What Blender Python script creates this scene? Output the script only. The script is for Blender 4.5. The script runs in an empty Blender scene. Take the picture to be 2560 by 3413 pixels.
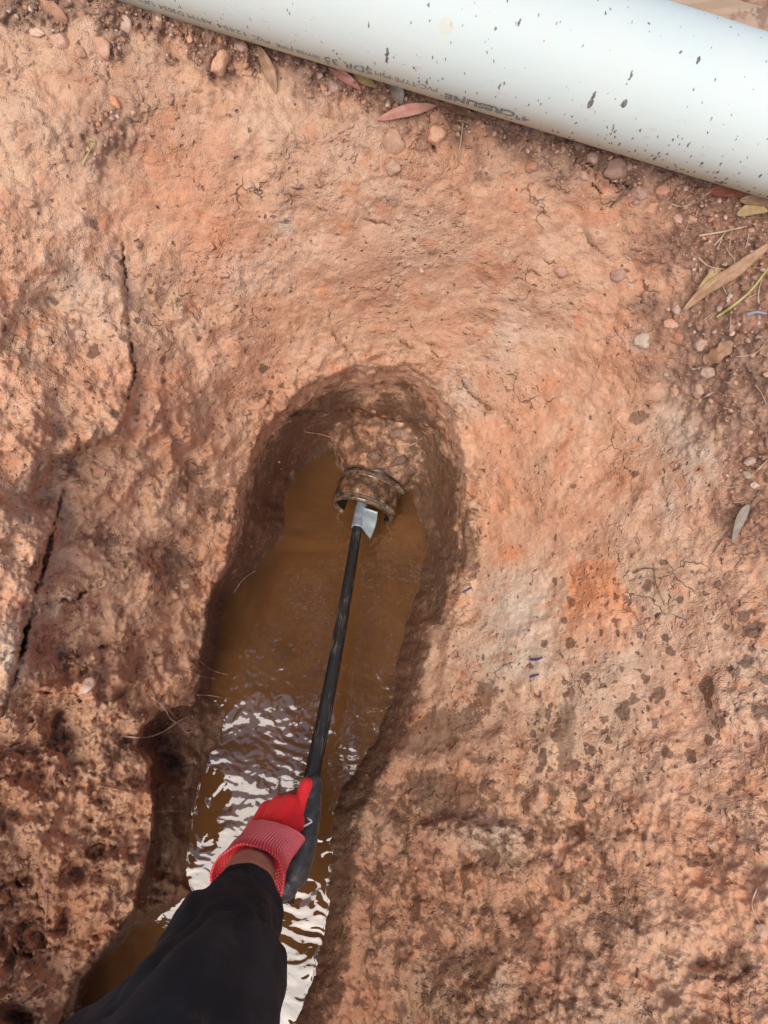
import bpy, bmesh, math, random
import numpy as np
from mathutils import Vector, Matrix

random.seed(7)
RNG = np.random.default_rng(11)
SC = bpy.context.scene
COL = SC.collection

# ------------------------------------------------------------------ camera
F, CX, CY = 2000.0, 1280.0, 1706.5          # focal length and centre in photo pixels
TH = math.radians(22.0)                     # tilt of the view away from straight down
ST, CT = math.sin(TH), math.cos(TH)
cam_d = bpy.data.cameras.new('camera')
cam_d.sensor_fit = 'VERTICAL'
cam_d.sensor_height = 36.0
cam_d.lens = 36.0 * F / 3413.0
cam_d.clip_start, cam_d.clip_end = 0.01, 500.0
cam = bpy.data.objects.new('camera', cam_d)
cam.rotation_euler = (TH, 0, 0)
COL.objects.link(cam)
SC.camera = cam

# ------------------------------------------------------------------ light
SUN = Vector((-0.16, -0.48, 0.86)).normalized()
world = bpy.data.worlds.new('World')
SC.world = world
world.use_nodes = True
wt = world.node_tree
sky = wt.nodes.new('ShaderNodeTexSky')
sky.sky_type = 'NISHITA'
sky.sun_disc = False
sky.sun_elevation = math.asin(SUN.z)
sky.sun_rotation = math.atan2(SUN.x, SUN.y)
sky.air_density, sky.dust_density, sky.ozone_density = 1.0, 2.0, 1.0
wt.links.new(sky.outputs[0], wt.nodes['Background'].inputs[0])
wt.nodes['Background'].inputs[1].default_value = 0.15
sun_d = bpy.data.lights.new('sun', 'SUN')
sun_d.energy = 2.0
sun_d.angle = math.radians(50)
sun_d.color = (1.0, 0.93, 0.83)
sun = bpy.data.objects.new('sun', sun_d)
sun.rotation_euler = SUN.to_track_quat('Z', 'Y').to_euler()
sun.location = SUN * 5
COL.objects.link(sun)
SC.view_settings.view_transform = 'Standard'
SC.view_settings.look = 'None'
SC.view_settings.exposure = 0.70
SC.view_settings.gamma = 1.0
SC.view_settings.use_curve_mapping = False
SC.cycles.max_bounces = 4
SC.cycles.use_denoising = True

# ------------------------------------------------------------------ helpers
K = 2560.0 / 1659.0                          # outlines were read off a 1659 px wide copy


def at(u, v, D):
    """The point seen at photo pixel (u, v) at depth D."""
    u = np.asarray(u, float); v = np.asarray(v, float); D = np.asarray(D, float)
    x = (u - CX) / F; y = (CY - v) / F
    return np.stack([x * D, D * (ST + y * CT), D * (-CT + y * ST)], -1)


def atv(u, v, D):
    return Vector(at(u, v, D))


def pix(P):
    P = np.asarray(P, float)
    D = P[..., 1] * ST - P[..., 2] * CT
    y = P[..., 1] * CT + P[..., 2] * ST
    return CX + F * P[..., 0] / D, CY - F * y / D, D


_perm = np.random.default_rng(3).permutation(256).astype(np.int32)
_perm = np.concatenate([_perm, _perm, _perm[:2]])
_g = np.random.default_rng(5).normal(size=(256, 3)).astype(np.float32)
_g /= np.linalg.norm(_g, axis=1)[:, None]


def noise3(p):
    """gradient noise, about -0.7..0.7, p (N,3)"""
    p = np.asarray(p, np.float32)
    i = np.floor(p).astype(np.int32)
    f = p - i
    i &= 255
    w = f * f * f * (f * (f * 6 - 15) + 10)
    out = np.zeros(len(p), np.float32)
    for dx in (0, 1):
        wx = w[:, 0] if dx else 1 - w[:, 0]
        for dy in (0, 1):
            wy = w[:, 1] if dy else 1 - w[:, 1]
            for dz in (0, 1):
                wz = w[:, 2] if dz else 1 - w[:, 2]
                h = _perm[_perm[_perm[(i[:, 0] + dx) & 255] + ((i[:, 1] + dy) & 255)] + ((i[:, 2] + dz) & 255)]
                g = _g[h]
                out += wx * wy * wz * (g[:, 0] * (f[:, 0] - dx) + g[:, 1] * (f[:, 1] - dy) + g[:, 2] * (f[:, 2] - dz))
    return out


def fbm(p, octv=3, gain=0.5, ridge=False):
    a, s, out = 1.0, 1.0, 0
    for k in range(octv):
        n = noise3(p * s + 17.3 * k)
        out = out + a * ((0.35 - np.abs(n)) if ridge else n)
        a *= gain; s *= 2.03
    return out


def worley(p, seed=0):
    """distance to nearest and second nearest cell point, and a random value of the nearest cell"""
    p = np.asarray(p, np.float32)
    i = np.floor(p).astype(np.int32); f = p - i
    rnd = np.random.default_rng(40 + seed).random((256, 4)).astype(np.float32)
    f1 = np.full(len(p), 9, np.float32); f2 = f1.copy(); val = np.zeros(len(p), np.float32)
    for dx in (-1, 0, 1):
        for dy in (-1, 0, 1):
            for dz in (-1, 0, 1):
                h = _perm[_perm[_perm[(i[:, 0] + dx) & 255] + ((i[:, 1] + dy) & 255)] + ((i[:, 2] + dz) & 255)]
                r = rnd[h]
                d = np.sqrt((dx + r[:, 0] - f[:, 0]) ** 2 + (dy + r[:, 1] - f[:, 1]) ** 2 + (dz + r[:, 2] - f[:, 2]) ** 2)
                near = d < f1
                f2 = np.where(near, f1, np.minimum(f2, d))
                val = np.where(near, r[:, 3], val)
                f1 = np.where(near, d, f1)
    return f1, f2, val


def smooth(a, b, x):
    t = np.clip((x - a) / (b - a), 0, 1)
    return t * t * (3 - 2 * t)


def seg_dist(U, V, poly, closed=False):
    """distance to a polyline, signed side of the nearest segment and position along it"""
    pts = np.asarray(poly, np.float32)
    n = len(pts)
    best = np.full(U.shape, 1e9, np.float32); side = np.zeros_like(best); par = np.zeros_like(best)
    m = n if closed else n - 1
    for k in range(m):
        a = pts[k]; b = pts[(k + 1) % n]; d = b - a
        L2 = float(d @ d) + 1e-9
        t = np.clip(((U - a[0]) * d[0] + (V - a[1]) * d[1]) / L2, 0, 1)
        ex = U - a[0] - t * d[0]; ey = V - a[1] - t * d[1]
        dist = np.sqrt(ex * ex + ey * ey)
        near = dist < best
        best = np.where(near, dist, best)
        side = np.where(near, np.sign(d[0] * (V - a[1]) - d[1] * (U - a[0])), side)
        par = np.where(near, (k + t) / m, par)
    return best, side, par


def inside(U, V, poly):
    pts = np.asarray(poly, np.float32); n = len(pts)
    res = np.zeros(U.shape, bool)
    for k in range(n):
        a = pts[k]; b = pts[(k + 1) % n]
        if a[1] == b[1]:
            continue
        c = (a[1] > V) != (b[1] > V)
        res ^= c & (U < (b[0] - a[0]) * (V - a[1]) / (b[1] - a[1]) + a[0])
    return res


def spline(pts, n):
    """Catmull-Rom through points of any dimension"""
    P = np.asarray(pts, float)
    if len(P) == 2:
        t = np.linspace(0, 1, n)[:, None]
        return P[0] * (1 - t) + P[1] * t
    Q = np.vstack([2 * P[0] - P[1], P, 2 * P[-1] - P[-2]])
    out = []
    for s in np.linspace(0, len(P) - 1 - 1e-6, n):
        i = int(s); t = s - i
        a, b, c, d = Q[i], Q[i + 1], Q[i + 2], Q[i + 3]
        out.append(0.5 * ((2 * b) + (c - a) * t + (2 * a - 5 * b + 4 * c - d) * t * t + (3 * b - a - 3 * c + d) * t ** 3))
    return np.array(out)


def mesh_obj(name, verts, faces, mat=None, parent=None, smooth_shade=True, origin=None):
    verts = np.asarray(verts, float)
    if parent is not None:
        o0 = np.array(parent.get('_loc', (0, 0, 0)), float)
    elif origin is not None:
        o0 = np.array(origin, float)
    else:
        o0 = verts.mean(0)
    me = bpy.data.meshes.new(name)
    me.from_pydata((verts - o0).tolist(), [], faces if isinstance(faces, list) else faces.tolist())
    me.update()
    if smooth_shade:
        me.polygons.foreach_set('use_smooth', [True] * len(me.polygons))
    if mat is not None:
        for m in (mat if isinstance(mat, (list, tuple)) else [mat]):
            me.materials.append(m)
    o = bpy.data.objects.new(name, me)
    COL.objects.link(o)
    if parent is not None:
        o.parent = parent
        o['_loc'] = tuple(o0)
    else:
        o.location = o0
        o['_loc'] = tuple(o0)
    return o


def tag(o, label=None, cat=None, group=None, kind=None):
    if label: o['label'] = label
    if cat: o['category'] = cat
    if group: o['group'] = group
    if kind: o['kind'] = kind
    return o


def thing(name, loc, label, cat, group=None):
    o = bpy.data.objects.new(name, None)
    o.empty_display_size = 0.02
    o.location = loc
    o['_loc'] = tuple(loc)
    COL.objects.link(o)
    return tag(o, label, cat, group)


def ring_frame(tangent, ref):
    t = np.asarray(tangent, float); t = t / np.linalg.norm(t)
    r = np.asarray(ref, float); r = r - t * (r @ t)
    r = r / np.linalg.norm(r)
    return t, r, np.cross(t, r)


def loft(rings, cap=(False, False)):
    """rings (R,S,3) -> verts, quad faces"""
    R, S, _ = rings.shape
    v = rings.reshape(-1, 3)
    f = []
    for i in range(R - 1):
        for j in range(S):
            f.append([i * S + j, i * S + (j + 1) % S, (i + 1) * S + (j + 1) % S, (i + 1) * S + j])
    if cap[0]: f.append(list(range(S))[::-1])
    if cap[1]: f.append([(R - 1) * S + j for j in range(S)])
    return v, f


def tube(path, radii, S=8, cap=(True, True), squash=None, ref=(0.31, 0.2, 0.93)):
    P = np.asarray(path, float)
    n = len(P)
    rad = np.broadcast_to(np.asarray(radii, float), (n,))
    T = np.gradient(P, axis=0)
    rings = []
    r_prev = np.asarray(ref, float)
    for k in range(n):
        t, r, b = ring_frame(T[k], r_prev)
        r_prev = r
        a = np.linspace(0, 2 * math.pi, S, endpoint=False)
        rings.append(P[k] + rad[k] * (np.cos(a)[:, None] * r + np.sin(a)[:, None] * b * (squash or 1)))
    return loft(np.array(rings), cap)


def join(parts):
    V, Fc, o = [], [], 0
    for v, f in parts:
        V.append(np.asarray(v)); Fc += [[i + o for i in q] for q in f]; o += len(v)
    return np.vstack(V), Fc


# ------------------------------------------------------------------ material helpers
class Mat:
    def __init__(self, name):
        self.m = bpy.data.materials.new(name)
        self.m.use_nodes = True
        self.t = self.m.node_tree
        self.b = self.t.nodes['Principled BSDF']
        self.tc = None

    def n(self, typ, **kw):
        nd = self.t.nodes.new(typ)
        for k, v in kw.items():
            setattr(nd, k, v)
        return nd

    def put(self, sock, v):
        if isinstance(v, bpy.types.NodeSocket):
            self.t.links.new(v, sock)
        elif isinstance(v, (tuple, list)) and len(v) == 3 and sock.type == 'RGBA':
            sock.default_value = (*v, 1)
        else:
            sock.default_value = v

    def coord(self, which='Object'):
        if self.tc is None:
            self.tc = self.n('ShaderNodeTexCoord')
        return self.tc.outputs[which]

    def attr(self, name):
        return self.n('ShaderNodeAttribute', attribute_name=name).outputs['Fac']

    def noise(self, scale, detail=4, rough=0.55, vec=None, dist=0.0):
        nd = self.n('ShaderNodeTexNoise')
        self.put(nd.inputs['Vector'], vec or self.coord())
        nd.inputs['Scale'].default_value = scale
        nd.inputs['Detail'].default_value = detail
        nd.inputs['Roughness'].default_value = rough
        nd.inputs['Distortion'].default_value = dist
        return nd.outputs['Fac']

    def voro(self, scale, vec=None, feature='F1', out='Distance', rnd=1.0):
        nd = self.n('ShaderNodeTexVoronoi', feature=feature)
        self.put(nd.inputs['Vector'], vec or self.coord())
        nd.inputs['Scale'].default_value = scale
        nd.inputs['Randomness'].default_value = rnd
        return nd.outputs[out]

    def voro2(self, scale, vec=None):
        nd = self.n('ShaderNodeTexVoronoi', feature='F1')
        self.put(nd.inputs['Vector'], vec or self.coord())
        nd.inputs['Scale'].default_value = scale
        return nd.outputs['Distance'], self.xyz(nd.outputs['Color'])

    def math(self, op, a, b=0.0, c=None, clamp=False):
        nd = self.n('ShaderNodeMath', operation=op, use_clamp=clamp)
        self.put(nd.inputs[0], a); self.put(nd.inputs[1], b)
        if c is not None: self.put(nd.inputs[2], c)
        return nd.outputs[0]

    def ramp(self, x, lo, hi, a=0.0, b=1.0):
        nd = self.n('ShaderNodeMapRange', interpolation_type='SMOOTHSTEP')
        self.put(nd.inputs['Value'], x)
        self.put(nd.inputs['From Min'], lo); self.put(nd.inputs['From Max'], hi)
        self.put(nd.inputs['To Min'], a); self.put(nd.inputs['To Max'], b)
        return nd.outputs[0]

    def mix(self, f, a, b, blend='MIX'):
        nd = self.n('ShaderNodeMix', data_type='RGBA', blend_type=blend)
        self.put(nd.inputs[0], f)
        self.put(nd.inputs[6], a); self.put(nd.inputs[7], b)
        return nd.outputs[2]

    def vmath(self, op, a, b=None):
        nd = self.n('ShaderNodeVectorMath', operation=op)
        self.put(nd.inputs[0], a)
        if b is not None: self.put(nd.inputs[1], b)
        return nd.outputs[0]

    def xyz(self, v):
        nd = self.n('ShaderNodeSeparateXYZ'); self.put(nd.inputs[0], v)
        return nd.outputs

    def bump(self, h, dist, strength=1.0, nrm=None):
        nd = self.n('ShaderNodeBump')
        self.put(nd.inputs['Height'], h)
        nd.inputs['Distance'].default_value = dist
        nd.inputs['Strength'].default_value = strength
        if nrm is not None: self.put(nd.inputs['Normal'], nrm)
        return nd.outputs[0]

    def out(self, color=None, rough=None, normal=None, **kw):
        if color is not None: self.put(self.b.inputs['Base Color'], color)
        if rough is not None: self.put(self.b.inputs['Roughness'], rough)
        if normal is not None: self.put(self.b.inputs['Normal'], normal)
        for k, v in kw.items():
            self.put(self.b.inputs[k.replace('_', ' ')], v)
        return self.m


def soil_material():
    M = Mat('red_clay')
    wet_dark, grey, orange = M.attr('wet_dark'), M.attr('grey'), M.attr('orange')
    splat, grit, dark, coarse = M.attr('splat'), M.attr('grit'), M.attr('dark'), M.attr('coarse')
    big = M.noise(8, 5, 0.6)
    mid = M.noise(36, 4, 0.66, dist=0.2)
    mid2 = M.noise(85, 4, 0.68, dist=0.25)
    fine = M.noise(190, 3, 0.7)
    vfine = M.noise(620, 2, 0.65)
    c = M.mix(M.ramp(big, 0.35, 0.65), (0.61, 0.312, 0.182), (0.62, 0.385, 0.245))
    c = M.mix(M.ramp(M.noise(20, 5, 0.65, dist=0.6), 0.53, 0.66, 0, 0.65), c, (0.60, 0.25, 0.125))
    c = M.mix(M.ramp(mid, 0.50, 0.62, 0, M.ramp(coarse, 0, 1, .40, .45)), c, (0.42, 0.19, 0.098))
    c = M.mix(M.ramp(mid2, 0.55, 0.64, 0, M.ramp(coarse, 0, 1, .25, .36)), c, (0.33, 0.145, 0.076))
    c = M.mix(M.ramp(mid2, 0.33, 0.43, 0.55, 0), c, (0.70, 0.475, 0.335))
    # clay kinds
    gm = M.math('MULTIPLY', grey, M.ramp(M.math('ADD', mid, M.math('MULTIPLY', mid2, 0.5)), 0.74, 0.92, 1, 0.1))
    c = M.mix(gm, c, (0.62, 0.49, 0.37))
    c = M.mix(M.math('MULTIPLY', orange, M.ramp(mid2, .45, .65, 1, .6)), c, (0.70, 0.265, 0.115))
    c = M.mix(M.math('MULTIPLY', grit, M.ramp(mid2, 0.35, 0.6, 0.5, 0.95)), c, (0.235, 0.13, 0.088))
    c = M.mix(M.ramp(fine, 0.55, 0.66, 0, M.ramp(coarse, 0, 1, .30, .45)), c, (0.25, 0.11, 0.06))
    c = M.mix(M.ramp(vfine, 0.60, 0.72, 0, 0.5), c, (0.62, 0.43, 0.31))
    # damp stains, darkened cracks and splashed drops
    nz = M.math('ADD', M.math('MULTIPLY', M.math('SUBTRACT', mid, 0.5), 1.5), M.math('MULTIPLY', M.math('SUBTRACT', mid2, 0.5), 1.1))
    wn = M.ramp(M.math('ADD', wet_dark, nz), 0.30, 0.85)
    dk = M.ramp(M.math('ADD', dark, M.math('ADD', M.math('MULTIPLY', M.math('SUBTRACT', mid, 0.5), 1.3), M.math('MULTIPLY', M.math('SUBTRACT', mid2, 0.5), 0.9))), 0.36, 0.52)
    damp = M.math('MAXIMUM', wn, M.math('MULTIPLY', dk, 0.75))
    dist_n = M.n('ShaderNodeTexNoise'); M.put(dist_n.inputs['Vector'], M.coord())
    dist_n.inputs['Scale'].default_value = 110; dist_n.inputs['Detail'].default_value = 2
    sc = M.n('ShaderNodeVectorMath', operation='SCALE')
    M.put(sc.inputs[0], dist_n.outputs['Color']); sc.inputs['Scale'].default_value = 0.011
    wv = M.vmath('ADD', M.coord(), sc.outputs[0])
    for scale in (34, 62, 130):
        vd, vc = M.voro2(scale, wv); vc = vc[0]
        rad = M.math('MULTIPLY', M.math('SUBTRACT', vc, M.math('SUBTRACT', 1.0, M.math('MULTIPLY', splat, 0.85))), 0.72, clamp=True)
        spot = M.ramp(M.math('SUBTRACT', rad, vd), -0.02, 0.05)
        damp = M.math('MAXIMUM', damp, M.math('MULTIPLY', spot, 0.9))
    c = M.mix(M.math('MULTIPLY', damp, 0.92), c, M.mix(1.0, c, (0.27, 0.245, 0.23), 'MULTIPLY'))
    # relief: sparse crumbs, pin holes and hair cracks over a fine grain
    h = M.math('ADD', M.math('MULTIPLY', fine, 0.75), M.math('MULTIPLY', vfine, 0.45))
    h = M.math('ADD', h, M.math('MULTIPLY', mid2, 0.9))
    patch = M.ramp(M.noise(11, 3, .6, vec=M.vmath('ADD', M.coord(), (5.2, 1.3, .7))), .42, .60, .12, 1.0)
    h = M.math('MULTIPLY', h, M.ramp(patch, 0, 1, .55, 1.0))
    for scale, lim, amt in ((70, .78, 1.0), (160, .62, .7)):
        d, r = M.voro2(scale, wv); r = r[1]
        k = M.math('MULTIPLY', M.ramp(r, lim, lim + .1), M.math('MULTIPLY', patch, M.ramp(d, .12, .42, 1, 0)))
        h = M.math('ADD', h, M.math('MULTIPLY', k, amt))
        c = M.mix(M.math('MULTIPLY', k, .22), c, (0.62, 0.36, 0.225))
    for scale, lim, amt in ((95, .82, .8),):
        d, r = M.voro2(scale, M.vmath('ADD', wv, (3.1, 1.7, .4))); r = r[2]
        k = M.math('MULTIPLY', M.ramp(r, lim, lim + .06), M.ramp(d, .08, .24, 1, 0))
        h = M.math('SUBTRACT', h, M.math('MULTIPLY', k, amt))
        c = M.mix(M.math('MULTIPLY', k, .7), c, (0.17, 0.075, 0.042))
    cr = M.voro(34, wv, 'DISTANCE_TO_EDGE')
    crm = M.math('MULTIPLY', M.ramp(cr, .006, .024, 1, 0), M.ramp(M.noise(15, 2, .6), .61, .68))
    h = M.math('SUBTRACT', h, M.math('MULTIPLY', crm, 1.0))
    c = M.mix(M.math('MULTIPLY', crm, .65), c, (0.16, 0.07, 0.04))
    nrm = M.bump(h, 0.0050, 0.85)
    rough = M.ramp(damp, 0.2, 1.0, 0.95, 0.55)
    return M.out(c, rough, nrm, Specular_IOR_Level=0.35)


def simple_soil(name, a, b, scale=90, bump=0.002):
    M = Mat(name)
    n1 = M.noise(scale, 5, 0.65); n2 = M.noise(scale * 5, 3, 0.6)
    oi = M.n('ShaderNodeObjectInfo').outputs['Random']
    c = M.mix(M.ramp(n1, 0.35, 0.65), a, b)
    c = M.mix(M.ramp(n2, 0.55, 0.75, 0, 0.5), c, tuple(x * 0.5 for x in a))
    hs = M.n('ShaderNodeHueSaturation')
    M.put(hs.inputs['Color'], c)
    M.put(hs.inputs['Value'], M.ramp(oi, 0, 1, 0.78, 1.2))
    M.put(hs.inputs['Saturation'], M.ramp(M.math('FRACT', M.math('MULTIPLY', oi, 7.3)), 0, 1, 0.8, 1.1))
    nrm = M.bump(M.math('ADD', n1, M.math('MULTIPLY', n2, 0.5)), bump, 0.7)
    return M.out(hs.outputs[0], 0.92, nrm, Specular_IOR_Level=0.25)


# ------------------------------------------------------------------ the shape of the ground
ZW = -1.02                                   # height of the water


def d_water(v):
    return ZW / (-CT + (CY - v) / F * ST)


WATER_V = [(700, 985), (665, 1000), (630, 1040), (610, 1090), (618, 1130), (600, 1170), (560, 1220), (520, 1265), (480, 1300),
           (468, 1380), (455, 1470), (450, 1510), (490, 1530), (480, 1570), (455, 1630), (430, 1690), (412, 1760), (405, 1830),
           (402, 1890), (410, 1930), (355, 1975), (288, 2010), (240, 2060), (190, 2120), (165, 2212), (140, 2400), (130, 3100),
           (560, 3100), (590, 2400), (640, 2212), (660, 2150), (685, 2080), (700, 2020), (712, 1950), (715, 1850), (720, 1760),
           (735, 1700), (760, 1680), (800, 1620), (830, 1560), (852, 1500), (858, 1430), (880, 1340), (905, 1260), (922, 1180),
           (910, 1140), (900, 1090), (880, 1040), (800, 1030), (742, 1010), (722, 985)]
RIM_V = [(830, 783), (880, 793), (925, 815), (955, 850), (985, 910), (1005, 990), (1012, 1100), (1005, 1200), (990, 1290),
         (970, 1400), (960, 1500), (930, 1590), (880, 1690), (835, 1790), (812, 1900), (795, 2050), (770, 2212), (740, 2400),
         (700, 3150), (60, 3150), (110, 2400), (154, 2212), (173, 2126), (215, 2076), (285, 1960), (300, 1891), (325, 1776),
         (323, 1695), (312, 1650), (290, 1615), (296, 1575), (325, 1548), (370, 1520), (430, 1440), (450, 1330), (470, 1250),
         (495, 1170), (508, 1080), (525, 1010), (560, 940), (610, 875), (690, 815), (760, 788)]
WATER = [(x * K, y * K) for x, y in WATER_V]
RIM = [(x * K, y * K) for x, y in RIM_V]

CTRL = [  # (x, y in the 1659 px copy, depth)
    (-700, -400, .60), (0, -400, .60), (800, -400, .60), (1659, -400, .60), (2400, -400, .60),
    (-700, 0, .50), (0, 0, .51), (400, 0, .52), (800, 0, .53), (1250, 20, .545), (1659, 60, .56), (2400, 60, .58),
    (600, 130, .548), (900, 200, .556), (1200, 280, .566), (1659, 420, .565), (2300, 420, .55),
    (-600, 300, .49), (0, 300, .52), (300, 300, .555), (600, 350, .58), (900, 400, .60), (1250, 430, .60), (1500, 480, .585),
    (0, 600, .555), (300, 600, .625), (500, 650, .675), (830, 600, .69), (1100, 620, .69), (1350, 650, .65), (1659, 650, .57),
    (0, 900, .585), (250, 900, .66), (420, 900, .74), (560, 900, .81), (830, 775, .80), (990, 830, .82), (1200, 850, .76), (1400, 900, .68), (1659, 950, .575),
    (510, 1050, .86), (495, 1170, .88), (450, 1330, .89), (250, 1250, .72), (100, 1200, .63), (0, 1250, .58),
    (1020, 1000, .86), (1150, 1050, .79), (1300, 1100, .715), (1500, 1150, .625), (1659, 1200, .565), (2300, 1200, .42),
    (430, 1440, .88), (300, 1480, .785), (150, 1450, .70), (0, 1450, .60), (-600, 1200, .45),
    (1010, 1200, .885), (975, 1400, .87), (960, 1500, .855), (1150, 1400, .77), (1300, 1500, .68), (1500, 1500, .60), (1659, 1500, .54),
    (300, 1600, .80), (328, 1776, .785), (285, 1960, .76), (154, 2212, .715), (0, 1700, .67), (150, 1700, .725), (0, 2000, .645), (100, 2050, .69), (0, 2212, .63),
    (885, 1690, .855), (835, 1790, .84), (812, 1900, .82), (795, 2050, .79), (770, 2212, .765), (740, 2400, .72),
    (1000, 1750, .78), (1000, 1950, .735), (1300, 1800, .635), (1659, 1800, .515), (1000, 2212, .67), (1300, 2212, .565), (1659, 2212, .47),
    (2300, 1900, .38), (2300, 2600, .35), (1659, 2700, .42), (1200, 2700, .52), (740, 2900, .62), (0, 2700, .57), (-600, 1900, .46), (-600, 2700, .43),
    (110, 2400, .67), (60, 3000, .60),
]


def tps_fit(ctrl):
    P = np.array([(x / 1000., y / 1000.) for x, y, _ in ctrl]); d = np.array([c[2] for c in ctrl])
    r = np.linalg.norm(P[:, None] - P[None], axis=-1)
    A = r + 0  # linear kernel blended with thin plate
    A = r ** 1.6
    n = len(P)
    L = np.zeros((n + 3, n + 3))
    L[:n, :n] = -A + np.eye(n) * -0.003
    L[:n, n] = 1; L[:n, n + 1:] = P
    L[n, :n] = 1; L[n + 1:, :n] = P.T
    s = np.linalg.solve(L, np.concatenate([d, np.zeros(3)]))
    return P, s


TP, TS = tps_fit(CTRL)


def d_base(U, V):
    X = np.stack([U, V], -1) / (K * 1000.)
    out = np.full(U.shape, TS[len(TP)]) + X[..., 0] * TS[-2] + X[..., 1] * TS[-1]
    for k in range(len(TP)):
        r2 = (X[..., 0] - TP[k, 0]) ** 2 + (X[..., 1] - TP[k, 1]) ** 2
        out -= TS[k] * r2 ** 0.8
    return out


def blob(U, V, x, y, rx, ry=None, rot=0.0):
    """soft spot, centre in the 1659 copy"""
    ry = ry or rx
    a = math.radians(rot)
    dx = U / K - x; dy = V / K - y
    ex = (dx * math.cos(a) + dy * math.sin(a)) / rx; ey = (-dx * math.sin(a) + dy * math.cos(a)) / ry
    return np.exp(-(ex * ex + ey * ey))


def kp(pts):
    return [(x * K, y * K) for x, y in pts]


CRACKS = [  # polyline in the 1659 copy, half width px, depth m
    ([(265, 520), (270, 590), (275, 650), (277, 720), (292, 800), (275, 865)], 9, .012),
    ([(135, 1060), (112, 1160), (80, 1270), (62, 1345), (30, 1470), (0, 1560)], 15, .022),
    ([(62, 1345), (85, 1310), (125, 1298), (160, 1295), (195, 1275), (250, 1235)], 9, .010),
    ([(780, 470), (812, 480), (835, 483), (862, 491)], 5, .006),
    ([(820, 556), (845, 563), (870, 560), (885, 566), (905, 561)], 5, .005),
    ([(535, 692), (560, 690), (600, 706), (640, 694)], 4, .004),
    ([(690, 718), (715, 722), (742, 738), (755, 762), (770, 782)], 5, .006),
    ([(858, 728), (872, 742), (890, 752), (905, 748)], 6, .006),
    ([(915, 742), (930, 745), (955, 757)], 7, .009),
    ([(930, 745), (938, 765), (950, 775)], 5, .006),
    ([(985, 800), (1000, 828), (1015, 850), (1040, 868), (1056, 880), (1075, 895)], 7, .010),
    ([(1075, 895), (1095, 905), (1110, 930)], 4, .004),
    ([(1260, 495), (1272, 525), (1290, 540), (1315, 560)], 5, .005),
    ([(988, 400), (1000, 430), (985, 470)], 3, .003),
    ([(600, 903), (640, 892), (690, 893), (730, 882), (800, 893), (850, 905), (905, 917)], 11, .02),
    ([(1240, 335), (1255, 360), (1270, 352), (1290, 372), (1280, 400), (1300, 420)], 6, .008),
    ([(1300, 380), (1330, 400), (1350, 395), (1372, 420)], 5, .006),
    ([(960, 250), (985, 268), (1020, 270)], 5, .005),
    ([(905, 300), (930, 310), (945, 330)], 5, .005),
    ([(1430, 500), (1450, 520), (1440, 545)], 4, .004),
    ([(1335, 590), (1350, 580), (1365, 588)], 4, .005),
    ([(1340, 1720), (1365, 1770), (1380, 1800)], 7, .007),
    ([(975, 1880), (1020, 1866), (1045, 1855)], 7, .007),
    ([(1035, 1740), (1050, 1770), (1062, 1800)], 8, .008),
    ([(205, 1400), (230, 1395), (240, 1410)], 5, .006),
    ([(100, 1930), (110, 1990), (95, 2040)], 8, .010),
]
RIDGES = [  # polyline, raised side (+1 right of travel in the picture), height, width raised, width low
    ([(265, 520), (277, 720), (292, 800), (285, 880), (250, 940)], 1, 0.016, 120, 50),
    ([(590, 905), (640, 892), (690, 893), (730, 882), (800, 893), (850, 905), (920, 920), (965, 935)], -1, .034, 90, 60),
    ([(135, 1060), (112, 1160), (80, 1270), (62, 1345), (30, 1470), (0, 1560)], 1, .035, 160, 60),
    ([(62, 1345), (125, 1298), (160, 1295), (195, 1275), (250, 1235)], -1, .012, 90, 60),
    ([(350, 800), (345, 900), (390, 1000), (440, 1090), (445, 1150)], 1, .016, 110, 60),
    ([(10, 1050), (110, 1005), (180, 965), (250, 945), (330, 985)], -1, .026, 150, 70),
    ([(0, 1515), (60, 1485), (130, 1500), (220, 1545), (300, 1550)], -1, .034, 120, 90),
    ([(330, 1130), (400, 1180), (410, 1260), (440, 1340)], -1, .014, 70, 70),
    ([(120, 1660), (200, 1665), (300, 1720)], 1, .018, 110, 60),
    ([(40, 1760), (90, 1850), (80, 1960), (120, 2060)], -1, .018, 90, 60),
    ([(890, 1790), (960, 1770), (1050, 1775), (1140, 1800)], 1, .024, 120, 90),
    ([(880, 1650), (960, 1622), (1040, 1590), (1100, 1572)], 1, .016, 100, 70),
    ([(980, 1885), (1050, 1868), (1110, 1870)], 1, .010, 70, 40),
]
PITS = [(211, 1834, 26, .035), (165, 1880, 30, .03), (69, 2022, 34, .035), (15, 2195, 60, .05), (60, 1900, 20, .015), (275, 1610, 45, .014),
        (150, 1560, 30, .012), (20, 1640, 24, .02), (110, 1000, 40, .012), (90, 1080, 28, .014), (420, 1010, 30, .014), (280, 945, 22, .010),
        (130, 1395, 40, .016), (40, 1760, 26, .014), (250, 330, 26, .008), (230, 350, 18, .006), (45, 290, 18, .006), (190, 300, 16, .005),
        (1490, 1155, 18, .006), (1520, 2070, 50, .008), (1280, 1860, 26, .008), (1140, 1780, 24, .007),
        (1290, 1580, 22, .006), (1130, 1960, 40, .010), (960, 2040, 60, .010)]


def axis(a0, a1, b0, b1, fine, grow=1.35):
    mid = list(np.arange(b0, b1 + fine, fine))
    lo, st, x = [], fine, b0
    while x > a0:
        st = min(st * grow, 110); x -= st; lo.append(x)
    hi, st, x = [], fine, mid[-1]
    while x < a1:
        st = min(st * grow, 110); x += st; hi.append(x)
    return np.array(lo[::-1] + mid + hi)


GU = axis(-950, 3500, -20, 2580, 5.0)
GV = axis(-640, 4300, -20, 3433, 5.0)


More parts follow.
